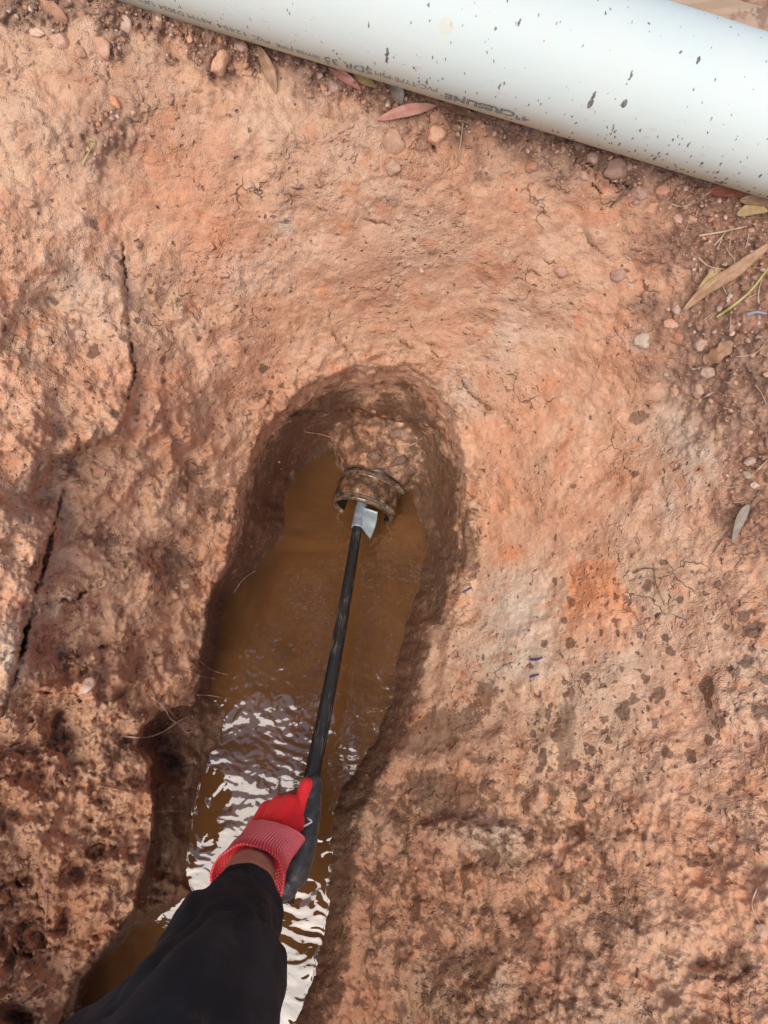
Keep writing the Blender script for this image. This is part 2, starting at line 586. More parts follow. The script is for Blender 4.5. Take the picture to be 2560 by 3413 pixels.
def drain_axis():
    al = math.radians(16.5)
    d = np.array([math.sin(al), math.cos(al), 0.02])
    return at(1207, 1708, 1.066), d / np.linalg.norm(d)


def make_ground():
    U, V = np.meshgrid(GU, GV)
    shp = U.shape
    U = U.ravel().astype(np.float32); V = V.ravel().astype(np.float32)
    z0 = np.zeros_like(U)
    j1 = fbm(np.stack([U / 70, V / 70, z0], -1), 3) * 16 + fbm(np.stack([U / 20, V / 20, z0], -1), 2) * 7
    j2 = fbm(np.stack([U / 70, V / 70, z0 + 9], -1), 3) * 14
    Uj, Vj = U + j1, V + j2
    sw, _, _ = seg_dist(Uj, Vj, WATER, True)
    in_w = inside(Uj, Vj, WATER)
    j3 = fbm(np.stack([U / 45, V / 45, z0 + 5], -1), 4, 0.6)
    j4 = fbm(np.stack([U / 130, V / 130, z0 + 5], -1), 4, 0.5)
    Ur, Vr = U + j4 * 26 + j3 * 7, V + fbm(np.stack([U / 130, V / 130, z0 + 21], -1), 4, 0.5) * 26 + j3 * 7
    sr, _, _ = seg_dist(Ur, Vr, RIM, True)
    in_r = inside(Ur, Vr, RIM)
    dw = d_water(V)
    db = d_base(U, V)
    t = sw / (sw + sr + 1e-3)
    vy = V / K; ux = U / K
    left_low = smooth(1450, 1620, vy) * (1 - smooth(560, 640, ux))
    hole = 1 - smooth(1250, 1450, vy)
    p = 1.25 * (1 - left_low) + 3.2 * left_low
    p = p * (1 - 0.15 * hole) + 0.9 * 0.15 * hole
    rside = smooth(1230, 1420, vy) * smooth(640, 700, ux)
    p = p * (1 - rside) + .72 * rside
    prof = np.power(np.clip(t, 0, 1), p)
    D = np.where(in_r, dw + (db - dw) * prof, db)
    D = D - np.where(in_r & ~in_w, 0.030 * (1 - np.exp(-sw / 50)) * (1 - smooth(.4, 1, t)), 0)
    D = np.where(in_w, dw + 0.035 * (1 - np.exp(-sw / 40)), D)
    # neck of soil over the buried pipe
    shore = smooth(0, 60, sw) * (~in_w)
    neck = np.zeros_like(U)
    Pm, dd = drain_axis()
    sel = np.where((ux > 600) & (ux < 1050) & (vy > 780) & (vy < 1100))[0]
    ray = at(U[sel], V[sel], 1.0)
    nz = fbm(np.stack([U[sel] / 42, V[sel] / 42, z0[sel] + 3], -1), 3)
    Ds = D[sel]; nk = neck[sel]
    for q in np.linspace(0, 1, 14):
        L0 = .054 + .115 * q; rc = .0545 + .004 + .100 * q ** 1.15
        rp = ray - np.outer(ray @ dd, dd); cp = Pm - dd * (Pm @ dd)
        a = (rp * rp).sum(1); b = -2 * rp @ cp; cc = cp @ cp - (rc + nz * .010) ** 2
        disc = b * b - 4 * a * cc
        tt = (-b - np.sqrt(np.maximum(disc, 0))) / (2 * a)
        L = (ray * tt[:, None] - Pm) @ dd
        ok = (disc > 0) & (L + nz * .012 > L0) & (tt < Ds)
        Ds = np.where(ok, tt, Ds); nk = np.where(ok, 1.0, nk)
    D = np.asarray(D, float); D[sel] = Ds; neck[sel] = nk
    G = D.reshape(shp); Mk = neck.reshape(shp)
    Mb = Mk.copy()
    for _ in range(3):
        Mb[1:-1, 1:-1] = np.maximum.reduce([Mb[1:-1, 1:-1], Mb[:-2, 1:-1], Mb[2:, 1:-1], Mb[1:-1, :-2], Mb[1:-1, 2:]])
    for _ in range(10):
        B = G.copy()
        B[1:-1, 1:-1] = (G[1:-1, 1:-1] * 2 + G[:-2, 1:-1] + G[2:, 1:-1] + G[1:-1, :-2] + G[1:-1, 2:]) / 6
        G = np.where(Mb > .5, B, G)
    D = G.ravel(); neck = Mb.ravel()
    shore = np.maximum(shore, neck)
    near_out = np.where(in_r, t, 1.0)
    # ridges and cracks
    j5 = fbm(np.stack([U / 17, V / 17, z0 + 7], -1), 2)
    Uc, Vc = U + j3 * 10 + j5 * 11, V + j1 * 0.7 + fbm(np.stack([U / 17, V / 17, z0 + 30], -1), 2) * 11
    crack_m = np.zeros_like(U)
    j5b = fbm(np.stack([U / 60, V / 60, z0 + 77], -1), 2)
    for pts, side, hgt, wa, wb in RIDGES:
        if hgt == 0: continue
        d, s, par = seg_dist(Uc + j4 * 30, Vc + j1 * .6, kp(pts))
        fade = smooth(0, .2, par) * (1 - smooth(.88, 1, par))
        sdist = d * s * side
        soft = 13 if pts[0][0] > 700 and hgt < .03 else 9
        sg = 1 / (1 + np.exp(-np.clip(sdist / soft, -30, 30)))
        D = D - hgt * fade * (sg * np.exp(-d / wa) - (1 - sg) * 0.35 * np.exp(-d / wb)) * shore
    for pts, w, dep in CRACKS:
        d, s, par = seg_dist(Uc, Vc, kp(pts))
        dep = dep * (1.7 if pts[0][1] < 1500 else .9); w = w * .5; fade = np.sqrt(smooth(0, .25, par) * (1 - smooth(.75, 1, par))) * smooth(-.25, .15, j5b)
        c = np.exp(-(d / (w * (0.45 + 0.55 * fade))) ** 2) * (0.35 + 0.65 * fade)
        D = D + dep * c * shore
        crack_m = np.maximum(crack_m, c)
    for x, y, r, dep in PITS:
        D = D + blob(Uc, Vc, x, y, r, r * random.uniform(.6, 1.0), random.uniform(-40, 40)) * dep * shore
    # roughness: world-space noise pushed along the view ray
    P0 = at(U, V, D).astype(np.float32)
    left = (1 - smooth(420, 640, ux)) * smooth(420, 900, vy)
    lowl = (1 - smooth(300, 420, ux)) * smooth(1250, 1500, vy)
    right_low = smooth(700, 820, ux) * smooth(1600, 1900, vy)
    holew = in_r & (hole > 0.5)
    amp = 0.55 + 0.65 * left + 0.45 * lowl + 0.5 * right_low
    amp = np.where(holew, 0.28 + 0.6 * smooth(.75, .9, t), amp)
    amp = np.where(neck > .5, .5, amp)
    disp = fbm(P0 * 11, 3) * 0.026 * (0.5 + 1.4 * left + .6 * lowl + .35 * right_low)
    disp += fbm(P0 * 34 + 3, 3) * 0.0105 * amp
    disp += fbm(P0 * 120 + 7, 3, 0.55) * 0.0042 * amp
    rid = fbm(P0 * 40 + 31, 4, 0.55, ridge=True)
    patch = 0.35 + 0.95 * smooth(-.28, .30, fbm(P0 * 9 + 50, 2))
    disp *= np.where(neck > .5, 1, .4 + .6 * patch)
    disp += (rid - 0.25) * 0.006 * (0.6 * left + 1.2 * lowl + 0.3 * right_low)
    f1, f2, val = worley(P0 * 62 + fbm(P0 * 60, 2)[:, None] * 0.7)
    clod = (val - 0.4) * smooth(0.02, 0.25, f2 - f1)
    disp += clod * 0.010 * (patch * (0.4 * left + .4 * lowl + .25 * right_low) + 1.0 * neck)
    fold = fbm(P0 * np.array([24, 24, 8], np.float32) + 60, 3, .5, ridge=True)
    disp += (fold - .2) * .016 * left
    disp *= 1 - .75 * blob(U, V, 5, 1400, 55, 170)
    g1, g2, gval = worley(P0 * 150 + fbm(P0 * 150, 2)[:, None] * 0.6, 1)
    pipe_u0 = 370 + (V - 0) / 0.3037
    below = (V - (U - 370) * 0.3037)                   # px under the pipe's lower edge
    gj = fbm(np.stack([U / 110, V / 110, z0 + 2], -1), 3)
    grit = (1 - smooth(40, 185 + 0 * U, below + gj * 190)) * smooth(-300, -100, below + 300)
    grit = np.maximum(grit, smooth(1350, 1480, ux + gj * 160) * smooth(360, 460, vy) * (1 - smooth(860, 1000, vy + gj * 200)) * 0.9)
    grit = np.maximum(grit, smooth(1530, 1610, ux + gj * 80) * smooth(800, 900, vy) * (1 - smooth(1150, 1230, vy)) * 0.8)
    grit = np.maximum(grit, blob(U, V, 235, 290, 80, 90) * 0.8)
    grit = np.maximum(grit, .7 * (vy < 120) * (ux > 1380) * (below < -300))
    grit = np.clip(grit, 0, 1)
    disp += grit * ((0.5 - g1) * 0.009 + (clod * 0.011))
    rimband = np.exp(-(sr / 55) ** 2) * (hole > .4) * (1 - neck)
    disp += rimband * (clod * 0.016 + (0.45 - g1) * .006 + fbm(P0 * 75 + 2, 3) * .008)
    # broken, plate-like fractures of the dug bank
    k1, k2, kv = worley(P0 * np.array([26, 26, 15], np.float32) + fbm(P0 * 30, 3)[:, None] * 0.9, 2)
    disp += (kv - .5) * smooth(.0, .12, k2 - k1) * 0.014 * patch * (.45 * left + .9 * lowl + .2 * right_low)
    disp += np.clip(0.5 - g1, 0, 1) * 0.0022 * (left + lowl)
    disp *= np.where(in_w & (neck < .5), 0.0, 0.12 + 0.88 * np.minimum(shore, 1))
    coarse = (U < -40) | (U > 2600) | (V < -40) | (V > 3460)
    disp = np.where(coarse, disp * 0.5, disp)
    disp = disp * smooth(-950, -300, U) * (1 - smooth(2900, 3500, U)) * smooth(-640, -250, V) * (1 - smooth(3700, 4300, V))
    D = D - disp
    # soil masks (what kind of clay, where it is soaked, where it is darkened)
    wet_dark = np.where(in_w, 1.0, 0.0)
    wet_dark = np.maximum(wet_dark, (1 - smooth(25, 85, sw)) * 1.0)
    wet_dark = np.maximum(wet_dark, np.where(holew, 1 - .75 * smooth(.55, 1.0, t + j4 * .25) , 0) * 0.95)
    wet_dark = np.maximum(wet_dark, np.where(in_r & (left_low > .4), 0.9 * (1 - smooth(.9, 1, t)), 0))
    rl = np.where(in_r & (vy > 1200) & (ux > 600), 0.95 * (1 - smooth(.25, .95, t + gj * .35)), 0)
    wet_dark = np.maximum(wet_dark, rl)
    wet_dark = np.where(neck > .5, .70, wet_dark)
    wet_dark = np.maximum(wet_dark, crack_m * 0.6)  # cracks are darkened by the same mask
    coarse_a = np.clip(left * .7 + lowl + .35 * right_low, 0, 1)
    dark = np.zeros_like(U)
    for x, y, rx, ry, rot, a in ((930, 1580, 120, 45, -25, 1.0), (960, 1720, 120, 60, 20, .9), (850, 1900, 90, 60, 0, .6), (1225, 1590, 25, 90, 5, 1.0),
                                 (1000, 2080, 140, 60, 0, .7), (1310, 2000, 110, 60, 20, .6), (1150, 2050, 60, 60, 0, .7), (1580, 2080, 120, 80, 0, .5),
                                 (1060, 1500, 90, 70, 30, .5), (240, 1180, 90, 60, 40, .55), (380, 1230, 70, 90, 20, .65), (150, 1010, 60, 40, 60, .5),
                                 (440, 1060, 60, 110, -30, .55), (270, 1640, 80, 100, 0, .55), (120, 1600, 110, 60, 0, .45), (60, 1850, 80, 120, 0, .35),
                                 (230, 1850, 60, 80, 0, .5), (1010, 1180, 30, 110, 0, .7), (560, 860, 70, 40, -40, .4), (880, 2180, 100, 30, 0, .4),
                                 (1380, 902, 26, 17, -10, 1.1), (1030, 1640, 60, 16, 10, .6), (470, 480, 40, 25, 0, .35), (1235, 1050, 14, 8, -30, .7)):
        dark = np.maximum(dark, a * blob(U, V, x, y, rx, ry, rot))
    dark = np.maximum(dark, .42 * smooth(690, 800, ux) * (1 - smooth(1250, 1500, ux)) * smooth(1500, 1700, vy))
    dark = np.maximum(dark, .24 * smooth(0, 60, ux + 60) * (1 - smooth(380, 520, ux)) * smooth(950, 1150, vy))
    grey = np.zeros_like(U)
    for x, y, rx, ry, rot, a in ((1120, 1330, 90, 115, 0, 1.0), (1110, 1420, 110, 60, 0, 1.0), (1480, 960, 100, 50, 70, .8), (1520, 990, 40, 60, 0, .7), (1000, 845, 35, 50, -40, .7),
                                 (1385, 738, 22, 22, 0, .9), (1090, 730, 60, 40, 0, .5), (620, 490, 26, 22, 0, .7), (1450, 1080, 25, 60, 0, .6), (1060, 1810, 90, 40, 0, .6),
                                 (1300, 1450, 200, 200, 0, .35), (520, 600, 50, 90, 0, .4), (1000, 860, 80, 30, 30, .5), (1600, 1500, 160, 200, 0, .3), (1080, 2130, 30, 60, 10, .5),
                                 (180, 640, 90, 110, 0, .35), (20, 1420, 30, 90, 0, .8), (300, 1000, 60, 40, 0, .3)):
        grey = np.maximum(grey, a * blob(Uc, Vc, x, y, rx, ry, rot))
    orange = np.zeros_like(U)
    for x, y, rx, ry, rot, a in ((700, 630, 16, 18, 0, .7), (745, 490, 14, 10, 0, .7), (925, 525, 18, 12, 0, .6), (1100, 1195, 34, 22, 10, .9), (1190, 825, 26, 14, -10, .5),
                                 (480, 520, 60, 50, 0, .35), (380, 430, 90, 60, 0, .3), (1620, 1700, 60, 30, 0, .5), (560, 660, 60, 30, 0, .3), (740, 800, 20, 14, 0, .4)):
        orange = np.maximum(orange, a * blob(Uc, Vc, x, y, rx, ry, rot))
    Us, Vs = Uc + j4 * 26, Vc + j1
    slab = kp([(1228, 1200), (1337, 1200), (1350, 1260), (1385, 1330), (1390, 1400), (1340, 1420), (1215, 1420), (1205, 1330), (1225, 1290)])
    sd, _, _ = seg_dist(Us, Vs, slab, True)
    ins = inside(Us, Vs, slab)
    orange = np.maximum(orange, np.where(ins, smooth(-2, 30, sd + j3 * 22), 0) * (0.85 - 0.6 * smooth(1270, 1400, vy)))
    splat = 0.36 * smooth(850, 1000, ux) * smooth(800, 1100, vy) + 0.32 * smooth(1100, 1200, ux) * smooth(1150, 1350, vy) * (1 - smooth(1750, 2000, vy))
    splat += 0.5 * (1 - smooth(600, 850, ux)) * smooth(380, 500, vy) * (1 - smooth(900, 1000, vy))
    splat += blob(U, V, 1200, 1620, 100, 120) * .3
    splat = np.clip(splat, 0, 0.85) * np.where(in_r, 0.0, 1.0)
    # one sheet out to the horizon: two coarse rings round the dug ground
    P = at(U, V, D)
    nv, nu = shp
    idx = np.arange(nv * nu).reshape(shp)
    quads = np.stack([idx[:-1, :-1], idx[1:, :-1], idx[1:, 1:], idx[:-1, 1:]], -1).reshape(-1, 4)
    border = np.concatenate([idx[0, :], idx[1:, -1], idx[-1, -2::-1], idx[-2:0:-1, 0]])
    B = P[border]
    cen = np.array([0.0, 0.1])
    dirs = B[:, :2] - cen
    dirs /= np.linalg.norm(dirs, axis=1)[:, None]
    rings = []
    for rad, z in ((0.10, -0.30), (1.2, -0.28), (40.0, -0.3)):
        r = np.concatenate([B[:, :2] + dirs * rad, np.full((len(B), 1), z)], 1)
        if rad < 1:
            r[:, 2] = np.where(B[:, 2] < -.45, np.maximum(B[:, 2] + .02, -0.30), B[:, 2] * .5 - .15)
        rings.append(r)
    n0 = len(P); m = len(B)
    allv = np.vstack([P] + rings)
    ids = [border] + [n0 + k * m + np.arange(m) for k in range(3)]
    extra = []
    for a, b in zip(ids[:-1], ids[1:]):
        extra.append(np.stack([a, b, np.roll(b, -1), np.roll(a, -1)], -1))
    faces = np.vstack([quads] + extra)
    # far ring: keep the normals up
    me = bpy.data.meshes.new('ground')
    me.vertices.add(len(allv)); me.vertices.foreach_set('co', allv.astype(np.float32).ravel())
    me.loops.add(faces.size); me.loops.foreach_set('vertex_index', faces.astype(np.int32).ravel())
    me.polygons.add(len(faces))
    me.polygons.foreach_set('loop_start', np.arange(0, faces.size, 4, dtype=np.int32))
    me.polygons.foreach_set('loop_total', np.full(len(faces), 4, np.int32))
    me.polygons.foreach_set('use_smooth', np.ones(len(faces), bool))
    me.update(calc_edges=True)
    for nm, arr in (('wet_dark', wet_dark), ('grey', grey), ('orange', orange), ('splat', splat), ('grit', grit), ('dark', dark), ('coarse', coarse_a)):
        a = me.attributes.new(nm, 'FLOAT', 'POINT')
        full = np.zeros(len(allv), np.float32); full[:len(arr)] = np.clip(arr, 0, 1)
        a.data.foreach_set('value', full)
    me.materials.append(soil_material())
    o = bpy.data.objects.new('ground', me)
    COL.objects.link(o)
    tag(o, 'red clay trench wall and banks with a dug hole full of water', 'ground', kind='structure')
    return D.reshape(shp), grit.reshape(shp)


GD, GGRIT = make_ground()


def gD(u, v, arr=None):
    """depth of the ground at a photo pixel"""
    arr = GD if arr is None else arr
    u = np.clip(np.asarray(u, float), GU[0], GU[-1] - 1e-3); v = np.clip(np.asarray(v, float), GV[0], GV[-1] - 1e-3)
    i = np.clip(np.searchsorted(GU, u, 'right') - 1, 0, len(GU) - 2); j = np.clip(np.searchsorted(GV, v, 'right') - 1, 0, len(GV) - 2)
    a = (u - GU[i]) / (GU[i + 1] - GU[i]); b = (v - GV[j]) / (GV[j + 1] - GV[j])
    return arr[j, i] * (1 - a) * (1 - b) + arr[j, i + 1] * a * (1 - b) + arr[j + 1, i] * (1 - a) * b + arr[j + 1, i + 1] * a * b


def gnormal(u, v, e=14):
    p = at(u, v, gD(u, v)); px_ = at(u + e, v, gD(u + e, v)); py_ = at(u, v - e, gD(u, v - e))
    n = np.cross(px_ - p, py_ - p)
    n = n / np.linalg.norm(n)
    return n if n @ p < 0 else -n


# ------------------------------------------------------------------ water
def make_water():
    step = 0.0016
    xs = np.arange(-0.52, 0.16, step); ys = np.arange(-0.62, 0.56, step)
    X, Y = np.meshgrid(xs, ys)
    shp = X.shape
    X = X.ravel(); Y = Y.ravel()
    u, v, D = pix(np.stack([X, Y, np.full_like(X, ZW)], -1))
    z0 = np.zeros_like(u)
    j1 = fbm(np.stack([u / 70, v / 70, z0], -1), 3) * 16 + fbm(np.stack([u / 20, v / 20, z0], -1), 2) * 7
    j2 = fbm(np.stack([u / 70, v / 70, z0 + 9], -1), 3) * 14
    sw, _, _ = seg_dist(u + j1, v + j2, WATER, True)
    inw = inside(u + j1, v + j2, WATER)
    s = np.where(inw, sw, 0) * D / F
    src = at(1215, 1830, d_water(1830))
    dx, dy = X - src[0], Y - src[1]
    r = np.sqrt(dx * dx + dy * dy)
    P = np.stack([X, Y, z0], -1)
    warp = fbm(P * 9, 2) * 0.035 + fbm(P * 26 + 4, 2) * 0.012
    ang = np.arctan2(dx, -dy)
    grow = smooth(0.12, 0.42, r)
    lift = np.sin((r + warp) * 2 * math.pi / 0.021) * smooth(-.25, .35, fbm(P * 22 + 8, 2))
    h = lift * (0.00003 + 0.00020 * grow)
    h += fbm(np.stack([(r + warp) * 85, ang * 20, z0], -1), 3, .45) * (0.00015 + 0.0006 * grow)
    h += fbm(np.stack([X * 13, Y * 17, z0 + 3], -1), 2) * (0.0008 + 0.0022 * grow)
    h += fbm(P * 110 + 11, 2) * 0.0011 * np.exp(-(r / 0.07) ** 2)               # broken water under the spout
    chop = np.exp(-((dx - dy * -0.16) / 0.035) ** 2) * smooth(.03, .1, r)        # thin wake along the hose
    h += fbm(np.stack([X * 75, Y * 75, z0 + 5], -1), 2) * 0.0009 * chop
    h += np.exp(-s / 0.0018) * 0.0014 * smooth(-.3, .3, fbm(P * 45 + 2, 2)) * inw                                     # meniscus along the shore
    Z = ZW + h
    nv, nu = shp
    idx = np.arange(nv * nu).reshape(shp)
    faces = np.stack([idx[:-1, :-1], idx[:-1, 1:], idx[1:, 1:], idx[1:, :-1]], -1).reshape(-1, 4)
    keep = (inw | (sw < 60))
    fk = keep[faces].any(1)
    faces = faces[fk]
    used = np.unique(faces)
    remap = np.full(len(X), -1); remap[used] = np.arange(len(used))
    M = Mat('muddy_water')
    c = M.mix(M.ramp(M.noise(7, 4, 0.6, dist=1.0), 0.35, 0.68), (0.150, 0.066, 0.023), (0.098, 0.042, 0.0145))
    m = M.out(c, 0.02, None, IOR=1.55, Specular_IOR_Level=0.8)
    o = mesh_obj('water', np.stack([X, Y, Z], -1)[used], remap[faces], m, origin=(-.15, 0, ZW))
    tag(o, 'muddy brown rippled water filling the bottom of the hole', 'water', kind='structure')


make_water()


# ------------------------------------------------------------------ white pipe lying above the hole
def pipe_solve():
    def ray(u, v):
        return at(u, v, 1.0)
    R = 0.0535
    n1 = np.cross(ray(370, 0), ray(2560, 665)); n1 /= np.linalg.norm(n1)
    n2 = np.cross(ray(2230, 0), ray(2560, 105)); n2 /= np.linalg.norm(n2)
    ax = np.cross(n1, n2); ax /= np.linalg.norm(ax)
    if ax[0] < 0: ax = -ax
    mid = at(1900, 190, 1.0); mid -= ax * (mid @ ax)
    if n1 @ mid < 0: n1 = -n1
    if n2 @ mid < 0: n2 = -n2
    # distance R from both planes, inside the wedge
    A = np.array([n1, n2, ax])
    c = np.linalg.solve(A, np.array([R, R, 0.0]))
    return c, ax, R


PC, PA, PR = pipe_solve()
# frame: e1 points from the axis to the camera, e2 along the surface, downwards in the picture
PE1 = -PC / np.linalg.norm(PC)
PE2 = np.cross(PE1, PA); PE2 /= np.linalg.norm(PE2)
if (at(1280, 500, .5) - at(1280, 100, .5)) @ PE2 < 0: PE2 = -PE2


def on_pipe(s, phi, r=None):
    r = PR if r is None else r
    s = np.asarray(s, float)[..., None]; phi = np.asarray(phi, float)[..., None]
    return PC + PA * s + r * (np.cos(phi) * PE1 + np.sin(phi) * PE2)


def pipe_hit(u, v):
    d = at(u, v, 1.0); d = d / np.linalg.norm(d)
    dp = d - PA * (d @ PA); cp = PC - PA * (PC @ PA)
    a = dp @ dp; b = -2 * dp @ cp; c = cp @ cp - PR ** 2
    disc = b * b - 4 * a * c
    t = (-b - math.sqrt(max(disc, 0))) / (2 * a)
    p = d * t
    q = p - PC
    return float(q @ PA), math.atan2(q @ PE2, q @ PE1)


def pipe_material():
    M = Mat('white_pvc')
    uv = M.n('ShaderNodeUVMap', uv_map='UVMap').outputs[0]
    x, y, _ = M.xyz(uv)
    big = M.noise(14, 3, 0.5, vec=uv)
    c = M.mix(M.ramp(big, 0.35, 0.7), (0.62, 0.665, 0.60), (0.645, 0.67, 0.60))
    # yellow film of clay low on the side and water marks
    c = M.mix(M.ramp(M.math('ADD', y, M.math('MULTIPLY', M.math('SUBTRACT', big, 0.5), 0.02)), 0.036, 0.072, 0, 0.8), c, (0.54, 0.50, 0.35))
    c = M.mix(M.ramp(M.noise(30, 4, .6, vec=uv), 0.60, 0.72, 0, 0.18), c, (0.72, 0.63, 0.48))

    def cmb(a, b):
        nd = M.n('ShaderNodeCombineXYZ'); M.put(nd.inputs[0], a); M.put(nd.inputs[1], b)
        return nd.outputs[0]
    dn = M.n('ShaderNodeTexNoise'); M.put(dn.inputs['Vector'], uv); dn.inputs['Scale'].default_value = 300
    ds = M.n('ShaderNodeVectorMath', operation='SCALE'); M.put(ds.inputs[0], dn.outputs['Color']); ds.inputs['Scale'].default_value = 0.0035
    uvw = M.vmath('ADD', uv, ds.outputs[0])
    x2, y2, _ = M.xyz(uvw)
    # splashes run round the pipe and lean slightly; more of them low on the right
    dens = M.math('ADD', M.ramp(y, 0.0, 0.065, 0.22, 0.32), M.math('MULTIPLY', M.ramp(x, 0.02, 0.30), M.ramp(y, 0.015, 0.05, 0, 0.20)))
    dirt = 0.0
    for sc, st, gain in ((150, 0.40, 0.45), (260, 0.34, 0.85), (420, 0.42, 1.0)):
        vec = cmb(M.math('ADD', x2, M.math('MULTIPLY', y2, -0.12)), M.math('MULTIPLY', y2, st))
        vd = M.voro(sc, vec)
        vc = M.xyz(M.voro(sc, vec, out='Color'))[0]
        rad = M.math('MULTIPLY', M.math('SUBTRACT', vc, M.math('SUBTRACT', 1.0, M.math('MULTIPLY', dens, gain))), 1.1, clamp=True)
        dirt = M.math('MAXIMUM', dirt, M.ramp(M.math('SUBTRACT', rad, vd), -0.03, 0.06))
    # the bigger blots
    for (u, v, w, h, dx) in ((1290, 180, .0018, .0075, 0), (1290, 200, .0022, .004, 0), (2080, 345, .0032, .0042, -.001), (1967, 345, .0028, .0050, -.002), (2328, 200, .0022, .0032, 0),
                             (1979, 318, .0014, .0045, 0), (1730, 75, .0016, .0026, 0), (2435, 90, .0020, .0013, 0), (2163, 78, .0018, .0012, 0), (2103, 250, .0012, .0050, 0),
                             (2200, 605, .003, .0016, 0), (2270, 172, .0011, .0014, 0), (1652, 96, .0011, .0013, 0), (1475, 262, .0010, .0012, 0)):
        s0, p0 = pipe_hit(u, v)
        ex = M.math('DIVIDE', M.math('SUBTRACT', x2, s0 + .0018), w * .72); ey = M.math('DIVIDE', M.math('SUBTRACT', y2, p0 * PR + .0018), h * .8)
        rr = M.math('ADD', M.math('MULTIPLY', ex, ex), M.math('MULTIPLY', ey, ey))
        dirt = M.math('MAXIMUM', dirt, M.ramp(rr, 0.75, 1.15, 1, 0))
    c = M.mix(M.math('MULTIPLY', dirt, M.ramp(M.noise(500, 2, .5, vec=uv), .3, .6, .65, .95)), c, (0.10, 0.075, 0.065))
    # tan dried blot
    s0, p0 = pipe_hit(1492, 100)
    ex = M.math('DIVIDE', M.math('SUBTRACT', x2, s0), .006); ey = M.math('DIVIDE', M.math('SUBTRACT', y2, p0 * PR), .006)
    c = M.mix(M.ramp(M.math('ADD', M.math('MULTIPLY', ex, ex), M.math('MULTIPLY', ey, ey)), 0.6, 1.2, 0.6, 0), c, (0.66, 0.60, 0.46))
    # faint red guide lines of the print
    for (u, v) in ((1290, 198), (1000, 70), (1560, 275)):
        s0, p0 = pipe_hit(u, v)
        line = M.ramp(M.math('ABSOLUTE', M.math('SUBTRACT', y2, p0 * PR + .0017)), 0.0002, 0.0007, 1, 0)
        c = M.mix(M.math('MULTIPLY', line, M.ramp(M.noise(55, 2, .5, vec=cmb(x, 0.0)), .56, .66, 0, .4)), c, (0.72, 0.36, 0.32))
    rough = M.ramp(big, 0.3, 0.7, 0.48, 0.6)
    return M.out(c, rough, M.bump(M.noise(220, 2, .5), 0.0004, 0.25), Specular_IOR_Level=0.25)


